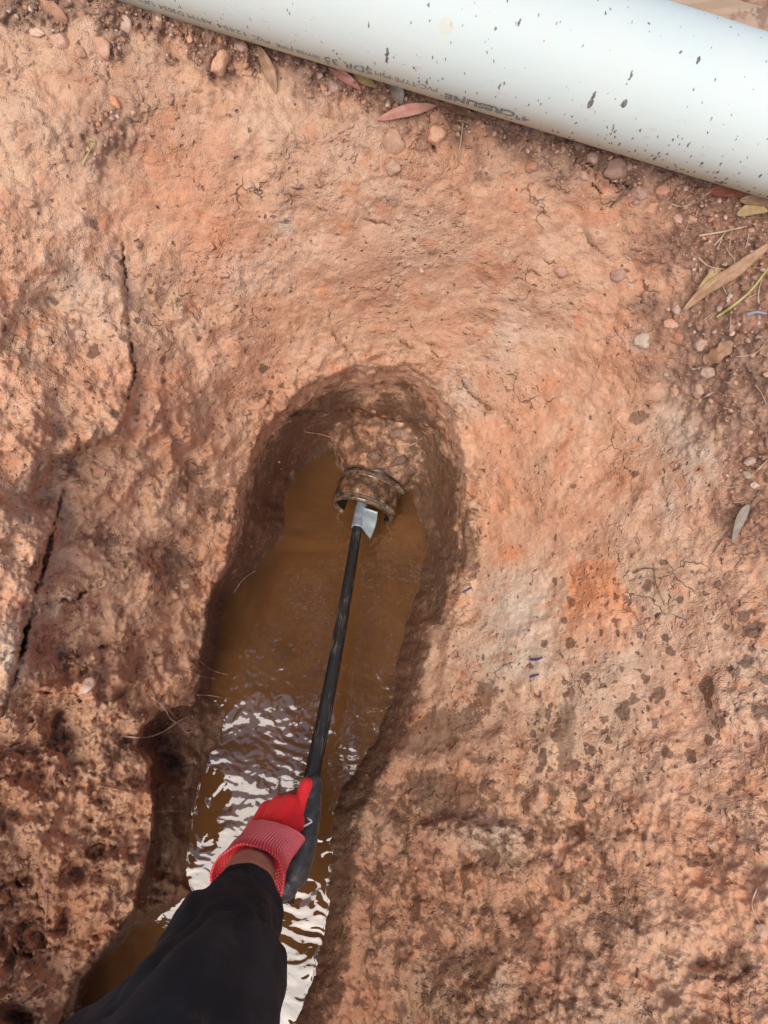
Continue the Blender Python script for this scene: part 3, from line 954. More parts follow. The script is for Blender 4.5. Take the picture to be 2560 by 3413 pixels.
def make_pipe():
    s0, s1 = -0.95, 0.95
    root = thing('sewer_pipe', PC, 'white plastic pipe lying above the hole, splashed with dark mud specks and printed with lettering', 'pipe')
    S, N = 128, 60
    ph = np.linspace(-math.pi, math.pi, S + 1)
    ss = np.linspace(s0, s1, N)
    verts, uvs = [], []
    for r in (PR, PR - 0.004):
        for s in ss:
            verts.append(on_pipe(np.full(S, s), ph[:-1], r))
    verts = np.array(verts)                       # (2N,S,3)
    idx = np.arange(2 * N * S).reshape(2 * N, S)
    faces, fuv = [], []
    for k in range(2 * N - 1):
        if k == N - 1: continue
        for j in range(S):
            a, b = idx[k, j], idx[k, (j + 1) % S]; c, d = idx[k + 1, (j + 1) % S], idx[k + 1, j]
            sa, sb = ss[k % N], ss[(k + 1) % N]
            q = [a, b, c, d]; w = [(sa, ph[j] * PR), (sa, ph[j + 1] * PR), (sb, ph[j + 1] * PR), (sb, ph[j] * PR)]
            if k >= N: q, w = q[::-1], w[::-1]
            faces.append(q); fuv += w
    for k0, k1 in ((0, N), (N - 1, 2 * N - 1)):
        for j in range(S):
            q = [idx[k0, j], idx[k1, j], idx[k1, (j + 1) % S], idx[k0, (j + 1) % S]]
            faces.append(q); fuv += [(0, 0)] * 4
    o = mesh_obj('barrel', verts.reshape(-1, 3), faces, pipe_material(), root)
    uvl = o.data.uv_layers.new(name='UVMap')
    uvl.data.foreach_set('uv', np.array(fuv, np.float32).ravel())
    bm = bmesh.new(); bm.from_mesh(o.data); bmesh.ops.recalc_face_normals(bm, faces=bm.faces); bm.to_mesh(o.data); bm.free()
    ink = Mat('grey_ink')
    ink.out(ink.mix(ink.ramp(ink.noise(700, 3, .6), .42, .62), (0.13, 0.145, 0.14), (0.34, 0.37, 0.36)), 0.6)
    # the printed line, upside down in the picture; each piece spans two photo pixels
    words_ = [('4"', (1764, 402), (1720, 388), .0080, 0.03, 0), ('CRESLINE', (1716, 383), (1482, 319), .0086, .045, 0), ('®', (1478, 318), (1468, 315), .0030, 0, 0.001),
              ('PVC-TYPE', (1458, 301), (1316, 263), .0066, 0, 0), ('PSM', (1302, 258), (1250, 243), .0066, 0, 0), ('SDR 35', (1240, 240), (1080, 197), .0092, .012, 0),
              ('SEWER', (1066, 193), (984, 168), .0058, 0, 0), ('PIPE', (976, 166), (920, 149), .0058, 0, 0), ('PVC', (900, 142), (842, 122), .0058, 0, 0), ('12454', (818, 114), (724, 83), .0058, 0, 0),
              ('ASTM', (708, 78), (626, 52), .0058, 0, 0), ('D3034', (612, 48), (530, 20), .0058, 0, 0), ('UPC', (512, 14), (455, -6), .0058, 0, 0), ('®', (440, -8), (415, -16), .0058, 0, 0)]
    for txt, a, b, hgt, bold, dy in words_:
        sa, pa = pipe_hit(*a); sb, pb = pipe_hit(*b)
        cu = bpy.data.curves.new('print', 'FONT')
        cu.body = txt; cu.size = 1.0; cu.offset = bold
        cu.resolution_u = 4
        ob = bpy.data.objects.new('print', cu); COL.objects.link(ob)
        dg = bpy.context.evaluated_depsgraph_get()
        me = bpy.data.meshes.new_from_object(ob.evaluated_get(dg))
        bpy.data.objects.remove(ob); bpy.data.curves.remove(cu)
        bm = bmesh.new(); bm.from_mesh(me)
        bmesh.ops.triangulate(bm, faces=bm.faces)
        co = np.array([v.co[:] for v in bm.verts])
        fc = [[v.index for v in f.verts] for f in bm.faces]
        bm.free(); bpy.data.meshes.remove(me)
        x0, x1 = co[:, 0].min(), co[:, 0].max()
        y0 = 0.0; y1 = 0.70
        t = (co[:, 0] - x0) / (x1 - x0)
        s = sa + (sb - sa) * t
        phi = pa + (pb - pa) * t + ((co[:, 1] - y0) / (y1 - y0) * hgt + dy) / PR - 0.5 * hgt / PR
        V3 = on_pipe(s, phi, PR + 0.00025)
        mesh_obj('printed_word', V3, [f[::-1] for f in fc], ink.m, root, smooth_shade=False)


make_pipe()


def make_board():
    us = np.linspace(1800, 3050, 26)
    top = 3 + (us - 2480) * .305
    base_d = min(float(np.min(gD(us - o_ * .29, top + o_))) for o_ in (0, 60, 120))
    rows = []
    for off, dz in ((0, .014), (0, -.006), (120, -.006), (120, .014)):
        rows.append(at(us - off * .29, top + off, np.full(len(us), base_d + dz)))
    R_ = np.array(rows).transpose(1, 0, 2)
    R_ = R_ + fbm(R_.reshape(-1, 3) * 30, 2).reshape(R_.shape[:2])[..., None] * .004
    v, f = loft(R_, (True, True))
    W = Mat('weathered_wood')
    mp = W.n('ShaderNodeMapping'); W.put(mp.inputs[0], W.coord())
    mp.inputs['Rotation'].default_value = (0, 0, -math.atan2(PA[1], PA[0])); mp.inputs['Scale'].default_value = (.12, 1, 1)
    g = W.noise(150, 4, .6, vec=mp.outputs[0]); g2 = W.noise(45, 4, .6)
    c = W.mix(W.ramp(g, .35, .65), (0.40, 0.265, 0.165), (0.50, 0.345, 0.22))
    c = W.mix(W.ramp(g2, .58, .66, 0, .8), c, (0.13, 0.08, 0.05))
    c = W.mix(W.ramp(W.noise(20, 3), .5, .65, 0, .5), c, (0.46, 0.25, 0.165))
    m = W.out(c, .85, W.bump(g, .001, .6))
    tag(mesh_obj('board', v, f, m, smooth_shade=False), 'tan weathered board lying behind the white pipe at the top right corner', 'board')


make_board()

# ------------------------------------------------------------------ buried drain with its clamped coupling
def make_drain():
    Pm = at(1207, 1708, 1.066)                    # centre of the open mouth
    al = math.radians(16.5)
    d = np.array([math.sin(al), math.cos(al), 0.02]); d /= np.linalg.norm(d)
    e1 = np.cross(d, [0, 0, 1.0]); e1 /= np.linalg.norm(e1)
    e2 = np.cross(e1, d)
    R = 0.0555
    root = thing('drain_pipe', Pm, 'muddy open drain end with ribbed clamped coupling sticking out of the hole wall', 'drain pipe')

    def rings(spec, S=72, wob=0.0):
        a = np.linspace(0, 2 * math.pi, S, endpoint=False)
        out = []
        for l, r in spec:
            rr = np.full(S, r) if np.isscalar(r) else r
            out.append(Pm + d * l + (rr[:, None]) * (np.cos(a)[:, None] * e1 + np.sin(a)[:, None] * e2))
        return loft(np.array(out))
    mm = Mat('muddy_rubber')
    n1 = mm.noise(60, 5, .65); n2 = mm.noise(260, 3, .6)
    mud = mm.ramp(n1, .42, .60)
    c = mm.mix(mud, (0.062, 0.038, 0.022), (0.25, 0.125, 0.065))
    c = mm.mix(mm.ramp(mm.math('ADD', n1, mm.math('MULTIPLY', n2, .3)), .76, .84, 0, .8), c, (0.50, 0.40, 0.31))
    rubber = mm.out(c, mm.ramp(n2, .35, .65, .22, .55), mm.bump(n2, .0012, .6))
    sm = Mat('muddy_steel')
    n1 = sm.noise(90, 4, .6)
    c = sm.mix(sm.ramp(n1, .42, .58), (0.30, 0.26, 0.20), (0.17, 0.095, 0.055))
    steel = sm.out(c, sm.ramp(n1, .4, .6, .28, .7), None, Metallic=sm.ramp(n1, .42, .58, .9, .1))
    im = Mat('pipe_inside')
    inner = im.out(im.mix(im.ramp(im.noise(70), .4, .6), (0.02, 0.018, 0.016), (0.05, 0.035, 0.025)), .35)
    # the pipe itself
    v, f = rings([(0.006, R - .0065), (0.006, R - .003), (0.30, R - .003), (0.30, R - .0065), (0.006, R - .0065)])
    mesh_obj('pipe_wall', v, f, inner, root)
    # ribbed sleeve
    S = 240
    a = np.linspace(0, 2 * math.pi, S, endpoint=False)
    rib = 0.0011 * (np.cos(a * 80) > 0.1)
    spec = [(0.0, R - .0022), (0.0005, R - .0002), (0.002, R), (0.012, R)]
    for l in np.linspace(.0125, .046, 14):
        spec.append((l, R + .0002 + rib * (0.6 + .4 * math.sin(l * 900))))
    spec += [(0.0465, R), (.052, R), (.058, R), (.060, R - .002)]
    v, f = rings([(l, (np.full(S, r) if np.isscalar(r) else r)) for l, r in spec], S)
    mesh_obj('coupling_sleeve', v, f, rubber, root)
    v, f = rings([(0.0, R - .0022), (.0, R - .006), (.05, R - .006)], 96)
    mesh_obj('rubber_lip', v, f, rubber, root)

    def clamp(l0, w, ang):
        S2 = 360
        a2 = np.linspace(0, 2 * math.pi, S2, endpoint=False)
        slot = 0.0005 * (np.cos(a2 * 110) > 0.3)
        v, f = rings([(l0, R + .0003), (l0, R + .0012), (l0 + w * .2, R + .0014), (l0 + w * .3, R + .0014 - slot), (l0 + w * .7, R + .0014 - slot),
                      (l0 + w * .8, R + .0014), (l0 + w, R + .0012), (l0 + w, R + .0003)], S2)
        band = mesh_obj('clamp_band', v, f, steel, root)
        # worm screw housing
        rad = math.cos(ang) * e1 + math.sin(ang) * e2
        tan = -math.sin(ang) * e1 + math.cos(ang) * e2
        c0 = Pm + d * (l0 + w / 2) + rad * (R + .0045)
        path = np.array([c0 + tan * x for x in (-.0125, -.012, -.004, .004, .012, .0125)])
        v1, f1 = tube(path, [.003, .0042, .0046, .0046, .0042, .003], 14, squash=1.0)
        bx = []
        for sx in (-.008, .008):
            for sy in (-w * .55, w * .55):
                for sz in (-.005, .0005):
                    bx.append(c0 + tan * sx + d * sy + rad * sz)
        v2 = np.array(bx); f2 = [[0, 1, 3, 2], [4, 6, 7, 5], [0, 4, 5, 1], [2, 3, 7, 6], [0, 2, 6, 4], [1, 5, 7, 3]]
        hx = c0 - tan * .0145
        aa = np.linspace(0, 2 * math.pi, 6, endpoint=False)
        hex_ = [[hx + tan * q + .0038 * (math.cos(z) * rad + math.sin(z) * d) for z in aa] for q in (-.003, .003)]
        v3, f3 = loft(np.array(hex_), (True, True))
        thr = []
        for k in range(7):
            cc = c0 + tan * (-.009 + k * .003) + rad * .0012
            ar = np.linspace(0, 2 * math.pi, 14, endpoint=False)
            rg = [[cc + tan * q + rr * (math.cos(z) * rad + math.sin(z) * d) for z in ar] for q, rr in ((-.0009, .003), (0, .0044), (.0009, .003))]
            thr.append(loft(np.array(rg), (True, True)))
        v, f = join([(v1, f1), (v2, f2), (v3, f3)] + thr)
        mesh_obj('clamp_screw', v, f, steel, band, smooth_shade=False)
    clamp(.002, .0095, math.radians(38))
    clamp(.047, .0085, math.radians(28))
    return Pm, d, e1, e2


DM, DD, DE1, DE2 = make_drain()

# ------------------------------------------------------------------ rod held in the glove, taped at its tip
ROD_A = at(1190, 1745, 1.03)
ROD_B = at(1035, 2560, .82)
ROD_DIR = (ROD_B - ROD_A) / np.linalg.norm(ROD_B - ROD_A)


def make_rod():
    L = np.linalg.norm(ROD_B - ROD_A)
    end = ROD_B + ROD_DIR * 0.155
    start = ROD_A - ROD_DIR * 0.05
    bend = np.array([0.006, 0, 0.002])
    ts = np.linspace(0, 1, 40)
    path = start + (end - start) * ts[:, None] + bend * (np.sin(ts * math.pi))[:, None]
    rad = np.interp(ts, [0, .1, .45, .75, 1], [.0086, .0086, .0096, .0108, .0112])
    root = thing('black_hose', ROD_A, 'black worn hose held by the gloved hand, reaching into the open drain mouth', 'hose')
    M = Mat('worn_black_rubber')
    # scuffs along the length
    co = M.coord()
    mp = M.n('ShaderNodeMapping'); M.put(mp.inputs[0], co)
    q = Vector(ROD_DIR).rotation_difference(Vector((0, 0, 1)))
    mp.inputs['Rotation'].default_value = q.to_euler()
    mp2 = M.n('ShaderNodeMapping'); M.put(mp2.inputs[0], mp.outputs[0]); mp2.inputs['Scale'].default_value = (1, 1, .09)
    n1 = M.noise(420, 4, .65, vec=mp2.outputs[0]); n2 = M.noise(25, 3, .6)
    c = M.mix(M.math('MULTIPLY', M.ramp(n1, .5, .68), M.ramp(n2, .4, .62)), (0.016, 0.016, 0.016), (0.16, 0.145, 0.12))
    c = M.mix(M.ramp(M.noise(60, 4, .6), .60, .72, 0, .5), c, (0.13, 0.075, 0.045))
    mat = M.out(c, M.ramp(n1, .4, .65, .35, .6), M.bump(n1, .0006, .4))
    v, f = tube(path, rad, 24)
    mesh_obj('hose_body', v, f, mat, root)
    T = Mat('grey_tape')
    tape = T.out(T.mix(T.ramp(T.noise(120, 3), .4, .65), (0.22, 0.235, 0.29), (0.34, 0.36, 0.41)), .42, T.bump(T.noise(500, 2), .0004, .4), Metallic=.15)
    i0 = ROD_A + np.array([0.002, 0, 0])
    tpath = np.array([i0 + ROD_DIR * x for x in np.linspace(-.052, .010, 14)])
    v, f = tube(tpath, [.0100] * 6 + [.0104] * 7 + [.0102], 22)
    w = mesh_obj('tape_wrap', v, f, tape, root)
    # flap of silver tape standing off to the right
    T2 = Mat('silver_tape')
    n = T2.noise(300, 3)
    wv = T2.n('ShaderNodeTexWave'); wv.inputs['Scale'].default_value = 190; wv.inputs['Distortion'].default_value = 3
    T2.put(wv.inputs['Vector'], T2.coord())
    silver = T2.out(T2.mix(T2.ramp(wv.outputs['Fac'], .3, .8), (0.34, 0.43, 0.47), (0.56, 0.65, 0.68)), .34, T2.bump(wv.outputs['Fac'], .0006, .5), Metallic=.35)
    base = [(1208, 1690), (1206, 1715), (1203, 1745), (1215, 1772)]
    tip = [(1258, 1706), (1256, 1735), (1247, 1766), (1234, 1797)]
    nu, nv = 10, 12
    bb = spline(base, nv); tt = spline(tip, nv)
    dd = float(pix(ROD_A)[2])
    vs = []
    for k in range(2):
        for j in range(nv):
            Dk = dd + .012 - j / (nv - 1) * .022
            for i in range(nu):
                s = i / (nu - 1)
                uu = bb[j] * (1 - s) + tt[j] * s
                vs.append(at(uu[0], uu[1], Dk - .003 - .012 * math.sin(s * 1.9) + k * .0007 + .0012 * math.sin(j * 1.1)))
    vs = np.array(vs)
    fs = []
    n1_ = nu * nv
    for j in range(nv - 1):
        for i in range(nu - 1):
            a = j * nu + i
            fs.append([a, a + nu, a + nu + 1, a + 1]); fs.append([n1_ + a, n1_ + a + 1, n1_ + a + nu + 1, n1_ + a + nu])
    rim = [j * nu for j in range(nv)] + [(nv - 1) * nu + i for i in range(1, nu)] + [j * nu + nu - 1 for j in range(nv - 2, -1, -1)] + [i for i in range(nu - 2, 0, -1)]
    for k in range(len(rim)):
        a, b = rim[k], rim[(k + 1) % len(rim)]
        fs.append([a, b, b + n1_, a + n1_])
    mesh_obj('tape_flap', vs, fs, silver, root)


make_rod()


# ------------------------------------------------------------------ the gloved arm
def capsule_mesh(bm, a, b, ra, rb, S=20):
    a = np.asarray(a); b = np.asarray(b)
    t = b - a; L = np.linalg.norm(t)
    if L < 1e-6: t = np.array([0, 0, 1.0])
    t = t / max(L, 1e-6)
    pth, rad = [], []
    for k in range(7):
        an = math.pi / 2 * (1 - k / 6)
        pth.append(a - t * ra * math.sin(an)); rad.append(max(ra * math.cos(an), ra * .02))
    for k in range(7):
        an = math.pi / 2 * k / 6
        pth.append(b + t * rb * math.sin(an)); rad.append(max(rb * math.cos(an), rb * .02))
    t_, r, bb = ring_frame(t, (0.3, .9, .2) if abs(t[1]) < .8 else (.9, .3, .1))
    an = np.linspace(0, 2 * math.pi, S, endpoint=False)
    rings = np.array([p + q * (np.cos(an)[:, None] * r + np.sin(an)[:, None] * bb) for p, q in zip(pth, rad)])
    v, f = loft(rings, (True, True))
    vs = [bm.verts.new(x) for x in v]
    for q in f:
        bm.faces.new([vs[i] for i in q])


def union_skin(name, caps, voxel, iters, mat, parent=None, origin=None):
    bm = bmesh.new()
    for a, b, ra, rb in caps:
        capsule_mesh(bm, a, b, ra, rb)
    bmesh.ops.recalc_face_normals(bm, faces=bm.faces)
    me = bpy.data.meshes.new('tmp'); bm.to_mesh(me); bm.free()
    o = bpy.data.objects.new('tmp', me); COL.objects.link(o)
    md = o.modifiers.new('r', 'REMESH'); md.mode = 'VOXEL'; md.voxel_size = voxel
    ms = o.modifiers.new('s', 'SMOOTH'); ms.iterations = iters; ms.factor = .5
    dg = bpy.context.evaluated_depsgraph_get()
    ev = bpy.data.meshes.new_from_object(o.evaluated_get(dg))
    v = np.array([x.co[:] for x in ev.vertices]); f = [list(p.vertices) for p in ev.polygons]
    bpy.data.objects.remove(o); bpy.data.meshes.remove(me); bpy.data.meshes.remove(ev)
    return v, f


def P_(u, v, D):
    return at(u, v, D)


HAND = {
    'mc': [(P_(800, 2862, .727), P_(893, 2700, .787), .0130, .0120), (P_(830, 2868, .718), P_(930, 2686, .775), .0135, .0128),
           (P_(860, 2875, .715), P_(966, 2682, .768), .0135, .0130), (P_(890, 2885, .718), P_(1003, 2688, .775), .0130, .0120),
           (P_(840, 2900, .712), P_(950, 2760, .750), .0180, .0180), (P_(893, 2702, .786), P_(1003, 2690, .775), .0122, .0125),
           (P_(900, 2760, .765), P_(985, 2750, .758), .0140, .0145), (P_(880, 2800, .748), P_(960, 2800, .745), .0140, .0145)],
    'f1': [(P_(893, 2700, .787), P_(886, 2712, .818), .0115, .0105), (P_(930, 2686, .775), P_(915, 2692, .812), .0122, .0110),
           (P_(966, 2682, .768), P_(955, 2672, .808), .0125, .0112), (P_(1003, 2688, .775), P_(1023, 2618, .785), .0118, .0098)],
    'f2': [(P_(886, 2712, .818), P_(920, 2730, .838), .0100, .0092), (P_(920, 2730, .838), P_(975, 2742, .825), .0092, .0082),
           (P_(915, 2692, .812), P_(950, 2700, .836), .0105, .0098), (P_(950, 2700, .836), P_(1002, 2716, .828), .0098, .0088),
           (P_(955, 2672, .808), P_(985, 2668, .836), .0108, .0100), (P_(985, 2668, .836), P_(1032, 2682, .832), .0100, .0090),
           (P_(1023, 2618, .785), P_(1046, 2592, .815), .0096, .0094), (P_(1046, 2592, .815), P_(1044, 2612, .838), .0092, .0085)],
    'th': [(P_(985, 2908, .738), P_(1024, 2800, .752), .0175, .0135), (P_(1024, 2800, .752), P_(1042, 2700, .770), .0130, .0115),
           (P_(1042, 2700, .770), P_(1052, 2610, .790), .0115, .0092), (P_(1005, 2850, .758), P_(950, 2955, .735), .0170, .0165),
           (P_(960, 2800, .768), P_(1000, 2850, .762), .0150, .0160), (P_(900, 2830, .762), P_(960, 2740, .782), .0130, .0120)],
}
WR = P_(838, 2905, .708)


def make_person():
    E1 = P_(770, 3060, .60); E2 = P_(600, 3380, .45); E3 = P_(500, 3660, .395)
    caps = [(WR, E1, .029, .033), (E1, E2, .033, .040), (E2, E3, .040, .042)]
    hand = []
    for k in ('mc', 'f1', 'f2', 'th'):
        for a, b, ra, rb in HAND[k]:
            hand.append((a, b, ra - .0022, rb - .0022))
    hand.append((WR, P_(900, 2840, .735), .024, .018))
    v, f = union_skin('person', caps + hand, .0022, 3, None)
    S = Mat('skin')
    n = S.noise(60, 4, .6); n2 = S.noise(600, 2, .6)
    c = S.mix(S.ramp(n, .35, .65), (0.50, 0.27, 0.175), (0.60, 0.36, 0.25))
    hairs = S.voro(900)
    c = S.mix(S.ramp(n2, .6, .75, 0, .3), c, (0.20, 0.10, 0.06))
    skin = S.out(c, .5, S.bump(n2, .0005, .4), Subsurface_Weight=.05)
    body = mesh_obj('person', v, f, skin, origin=WR)
    tag(body, 'person reaching down in a black sleeve and red work glove, holding the black hose', 'person')

    # glove
    gl = [c for k in ('mc', 'f1', 'f2', 'th') for c in HAND[k]]
    v, f = union_skin('glove', gl, .0017, 5, None)
    hdir = P_(950, 2690, .772) - WR; hdir /= np.linalg.norm(hdir)
    # what is rubber-coated: thumb, finger ends and the palm side
    def cap_d(p, c):
        a, b, ra, rb = c
        ab = b - a; t = np.clip(((p - a) @ ab) / (ab @ ab), 0, 1)
        return np.linalg.norm(p - a - t[:, None] * ab, axis=1) - (ra + (rb - ra) * t)
    dred = np.min([cap_d(v, c) for c in HAND['mc'] + HAND['f1']], axis=0)
    dco = np.min([cap_d(v, c) for c in HAND['th'] + HAND['f2']], axis=0)
    lat = P_(1003, 2688, .775) - P_(893, 2700, .787); lat -= hdir * (lat @ hdir); lat /= np.linalg.norm(lat)
    back = np.cross(lat, hdir)
    if back @ (-WR) < 0: back = -back
    depth = (v - P_(945, 2700, .775)) @ back
    coat = smooth(-.0012, .0012, dred - dco + np.where(depth < -.006, .006, 0))
    cuff_cut = (v - WR) @ hdir
    G = Mat('glove_fabric')
    ca = G.attr('coat')
    k = G.ramp(ca, .4, .6)
    n = G.noise(900, 2, .5)
    red = G.mix(G.ramp(G.noise(40, 3), .35, .65), (0.95, 0.030, 0.036), (0.90, 0.018, 0.026))
    gry = G.mix(G.ramp(G.noise(80, 4, .6), .4, .65), (0.030, 0.032, 0.034), (0.075, 0.075, 0.075))
    gry = G.mix(G.ramp(G.noise(150, 3, .6), .62, .72, 0, .6), gry, (0.14, 0.09, 0.06))
    gm = G.out(G.mix(k, red, gry), G.ramp(k, 0, 1, .75, .45), G.bump(n, .0006, .5), Sheen_Weight=.15)
    glove = mesh_obj('glove', v, f, gm, body)
    a = glove.data.attributes.new('coat', 'FLOAT', 'POINT'); a.data.foreach_set('value', coat.astype(np.float32))

    # knitted cuff
    def ring(c, tang, ref, ra, rb, S=96):
        t, r, b = ring_frame(tang, ref)
        an = np.linspace(0, 2 * math.pi, S, endpoint=False)
        return c + ra * np.cos(an)[:, None] * r + rb * np.sin(an)[:, None] * b
    arm = P_(760, 3070, .60) - WR; arm /= np.linalg.norm(arm)
    cent = spline([P_(922, 2772, .745), P_(885, 2825, .730), P_(850, 2880, .716), P_(824, 2940, .694)], 22)
    rr = []
    for k_ in range(22):
        t = k_ / 21
        tang = -hdir * (1 - t) + (arm * .9 - hdir * .1) * t
        ra = np.interp(t, [0, .3, .65, 1], [.0420, .0400, .0405, .0440])
        rb = np.interp(t, [0, .3, .65, 1], [.0220, .0262, .0330, .0430])
        q = ring(cent[k_], tang, lat, ra, rb)
        rr.append(q)
    cen_last = rr[-1].mean(0)
    for sc_, off in ((.985, .0012), (.95, .0008), (.94, -.006), (.93, -.02)):
        rr.append(cen_last + (rr[21] - cen_last) * sc_ + arm * off)
    rr = np.array(rr)
    nrm_off = fbm((rr.reshape(-1, 3) * 45), 2)[:, None] * .003
    v, f = loft(rr)
    cen_all = np.repeat(rr.mean(1), rr.shape[1], 0)
    v = v + (v - cen_all) / np.linalg.norm(v - cen_all, axis=1)[:, None] * nrm_off
    KM = Mat('red_white_knit')
    uv = KM.n('ShaderNodeUVMap', uv_map='UVMap').outputs[0]
    x, y, _ = KM.xyz(uv)
    fx = KM.math('FRACT', KM.math('MULTIPLY', x, 68)); fy = KM.math('FRACT', KM.math('MULTIPLY', y, 21))
    wx = KM.ramp(KM.math('ABSOLUTE', KM.math('SUBTRACT', fx, .5)), .17, .27, 1, 0)
    wy = KM.ramp(KM.math('ABSOLUTE', KM.math('SUBTRACT', fy, .5)), .24, .34, 1, 0)
    st = KM.math('MULTIPLY', wx, wy)
    side = KM.ramp(y, .62, .72, 1.0, .55)
    c = KM.mix(KM.math('MULTIPLY', st, side), (0.88, 0.028, 0.055), (0.96, 0.66, 0.64))
    km = KM.out(c, .85, KM.bump(KM.math('ADD', wx, wy), .0009, .6))
    cuff = mesh_obj('knit_cuff', v, f, km, glove)
    S = 96
    uvl = cuff.data.uv_layers.new(name='UVMap')
    fu = []
    for i in range(rr.shape[0] - 1):
        for j in range(S):
            fu += [(j / S, i / 25.), ((j + 1) / S, i / 25.), ((j + 1) / S, (i + 1) / 25.), (j / S, (i + 1) / 25.)]
    uvl.data.foreach_set('uv', np.array(fu, np.float32).ravel())
    # little white pull tag, and the pale print at the knuckle edge
    wm = Mat('white_cord'); wm.out((0.78, 0.76, 0.76), .7)
    tg = np.array([P_(1013, 2754, .722), P_(1026, 2747, .720), P_(1040, 2739, .720), P_(1036, 2734, .720), P_(1026, 2727, .724)])
    v, f = tube(tg, .0011, 8)
    mesh_obj('pull_tag', v, f, wm.m, glove)

    # sleeve
    spec = [((822, 2992), 112, .632), ((800, 3030), 135, .612), ((778, 3090), 152, .58), ((738, 3190), 186, .53), ((712, 3260), 212, .50), ((672, 3350), 246, .462),
            ((570, 3540), 335, .41), ((450, 3850), 440, .36), ((300, 4400), 640, .30)]
    cc = np.array([at(c[0], c[1], D) for c, r, D in spec]); rw = np.array([r * D / F for c, r, D in spec])
    n = 90
    path = spline(cc, n)
    tt = np.linspace(0, len(spec) - 1, n)
    rad = np.interp(tt, np.arange(len(spec)), rw)
    T = np.gradient(path, axis=0)
    S = 120
    rings = []
    an = np.linspace(0, 2 * math.pi, S, endpoint=False)
    for k_ in range(n):
        t, r, b = ring_frame(T[k_], (1, 0, 0))
        rings.append(path[k_] + rad[k_] * (np.cos(an)[:, None] * r + np.sin(an)[:, None] * b))
    rings = np.array(rings)
    # folds: broad drapes that run obliquely round the arm
    dirv = rings - path[:, None]
    dirv /= np.linalg.norm(dirv, axis=2)[..., None]
    flat = rings.reshape(-1, 3)
    ss = (np.arange(n) / n)[:, None]
    fold = fbm(np.stack([np.broadcast_to(np.cos(an), (n, S)).ravel() * 1.6, np.broadcast_to(np.sin(an), (n, S)).ravel() * 1.6, np.broadcast_to(ss * 7, (n, S)).ravel()], -1), 3)
    obl = np.sin(an[None, :] * 2 + ss * 22 + fold.reshape(n, S) * 3)
    env = np.clip(ss / .12, .12, 1)
    lo = fbm(np.stack([np.broadcast_to(np.cos(an), (n, S)).ravel() * 1.0 + 4, np.broadcast_to(np.sin(an), (n, S)).ravel() * 1.0, np.broadcast_to(ss * 3.2, (n, S)).ravel()], -1), 2).reshape(n, S)
    drape = np.sin(an[None, :] * 1.0 + ss * 13 + lo * 5)
    off = (lo * .014 + fold.reshape(n, S) * .0035 + (np.clip(drape, 0, 1) ** 3 - .25) * .0075 - np.exp(-(drape / .10) ** 2) * .0025 * (obl > -.3)) * env
    off += (np.exp(-((ss - .045) / .006) ** 2) + np.exp(-((ss - .062) / .006) ** 2)) * -.0011            # hem stitch
    rings = rings + dirv * off[..., None]
    lip = [rings[0] + (path[0] - rings[0]) * .03, path[0] + (rings[0] - path[0]) * .93 + T[0] * .5, path[4] + (rings[4] - path[4]) * .90]
    rings = np.concatenate([np.array(lip[::-1]), rings])
    v, f = loft(rings, (False, True))
    B = Mat('black_cotton')
    nn = B.noise(1400, 2, .5); n3 = B.noise(22, 3, .6)
    c = B.mix(B.ramp(n3, .35, .7), (0.0165, 0.0165, 0.0172), (0.034, 0.0348, 0.0362))
    c = B.mix(B.ramp(B.noise(260, 3, .7), .66, .76, 0, .4), c, (0.07, 0.05, 0.036))
    c = B.mix(B.math('MULTIPLY', B.ramp(B.noise(16, 3, .6), .56, .70), B.ramp(B.noise(120, 3, .65), .45, .6, 0, .5)), c, (0.085, 0.05, 0.032))
    bm_ = B.out(c, .8, B.bump(nn, .0006, .4), Sheen_Weight=.06, Sheen_Roughness=.4, Specular_IOR_Level=.25)
    B.put(B.b.inputs['Sheen Tint'], (0.55, 0.65, 0.8))
    sleeve = mesh_obj('sleeve', v, f, bm_, body)


make_person()


# ------------------------------------------------------------------ clods and pebbles
def rock(seed, sub=3, rough=.28):
    bm = bmesh.new()
    bmesh.ops.create_icosphere(bm, subdivisions=sub, radius=1.0)
    v = np.array([x.co[:] for x in bm.verts]); f = [[w.index for w in q.verts] for q in bm.faces]
    bm.free()
    r = np.random.default_rng(seed)
    # knock flats off the ball, then roughen
    for _ in range(13):
        n = r.normal(size=3); n /= np.linalg.norm(n); h = r.uniform(.60, .9)
        d = v @ n
        v = v - n * np.clip(d - h, 0, None)[:, None] * .85
    o = r.uniform(0, 50, 3)
    k = 1 + rough * 1.3 * fbm(v * 1.3 + o, 2) + .16 * fbm(v * 4 + o, 3)
    return v * k[:, None], f


MAT_CLOD = {
    'tan': simple_soil('tan_clod', (0.50, 0.285, 0.18), (0.60, 0.365, 0.245)),
    'red': simple_soil('red_clod', (0.47, 0.238, 0.142), (0.58, 0.32, 0.205)),
    'orange': simple_soil('orange_clod', (0.58, 0.235, 0.115), (0.66, 0.31, 0.17)),
    'grey': simple_soil('grey_clod', (0.44, 0.265, 0.175), (0.54, 0.35, 0.245)),
    'pale': simple_soil('pale_stone', (0.42, 0.315, 0.235), (0.50, 0.395, 0.305)),
    'dark': simple_soil('dark_clod', (0.22, 0.115, 0.075), (0.28, 0.15, 0.10)),
}


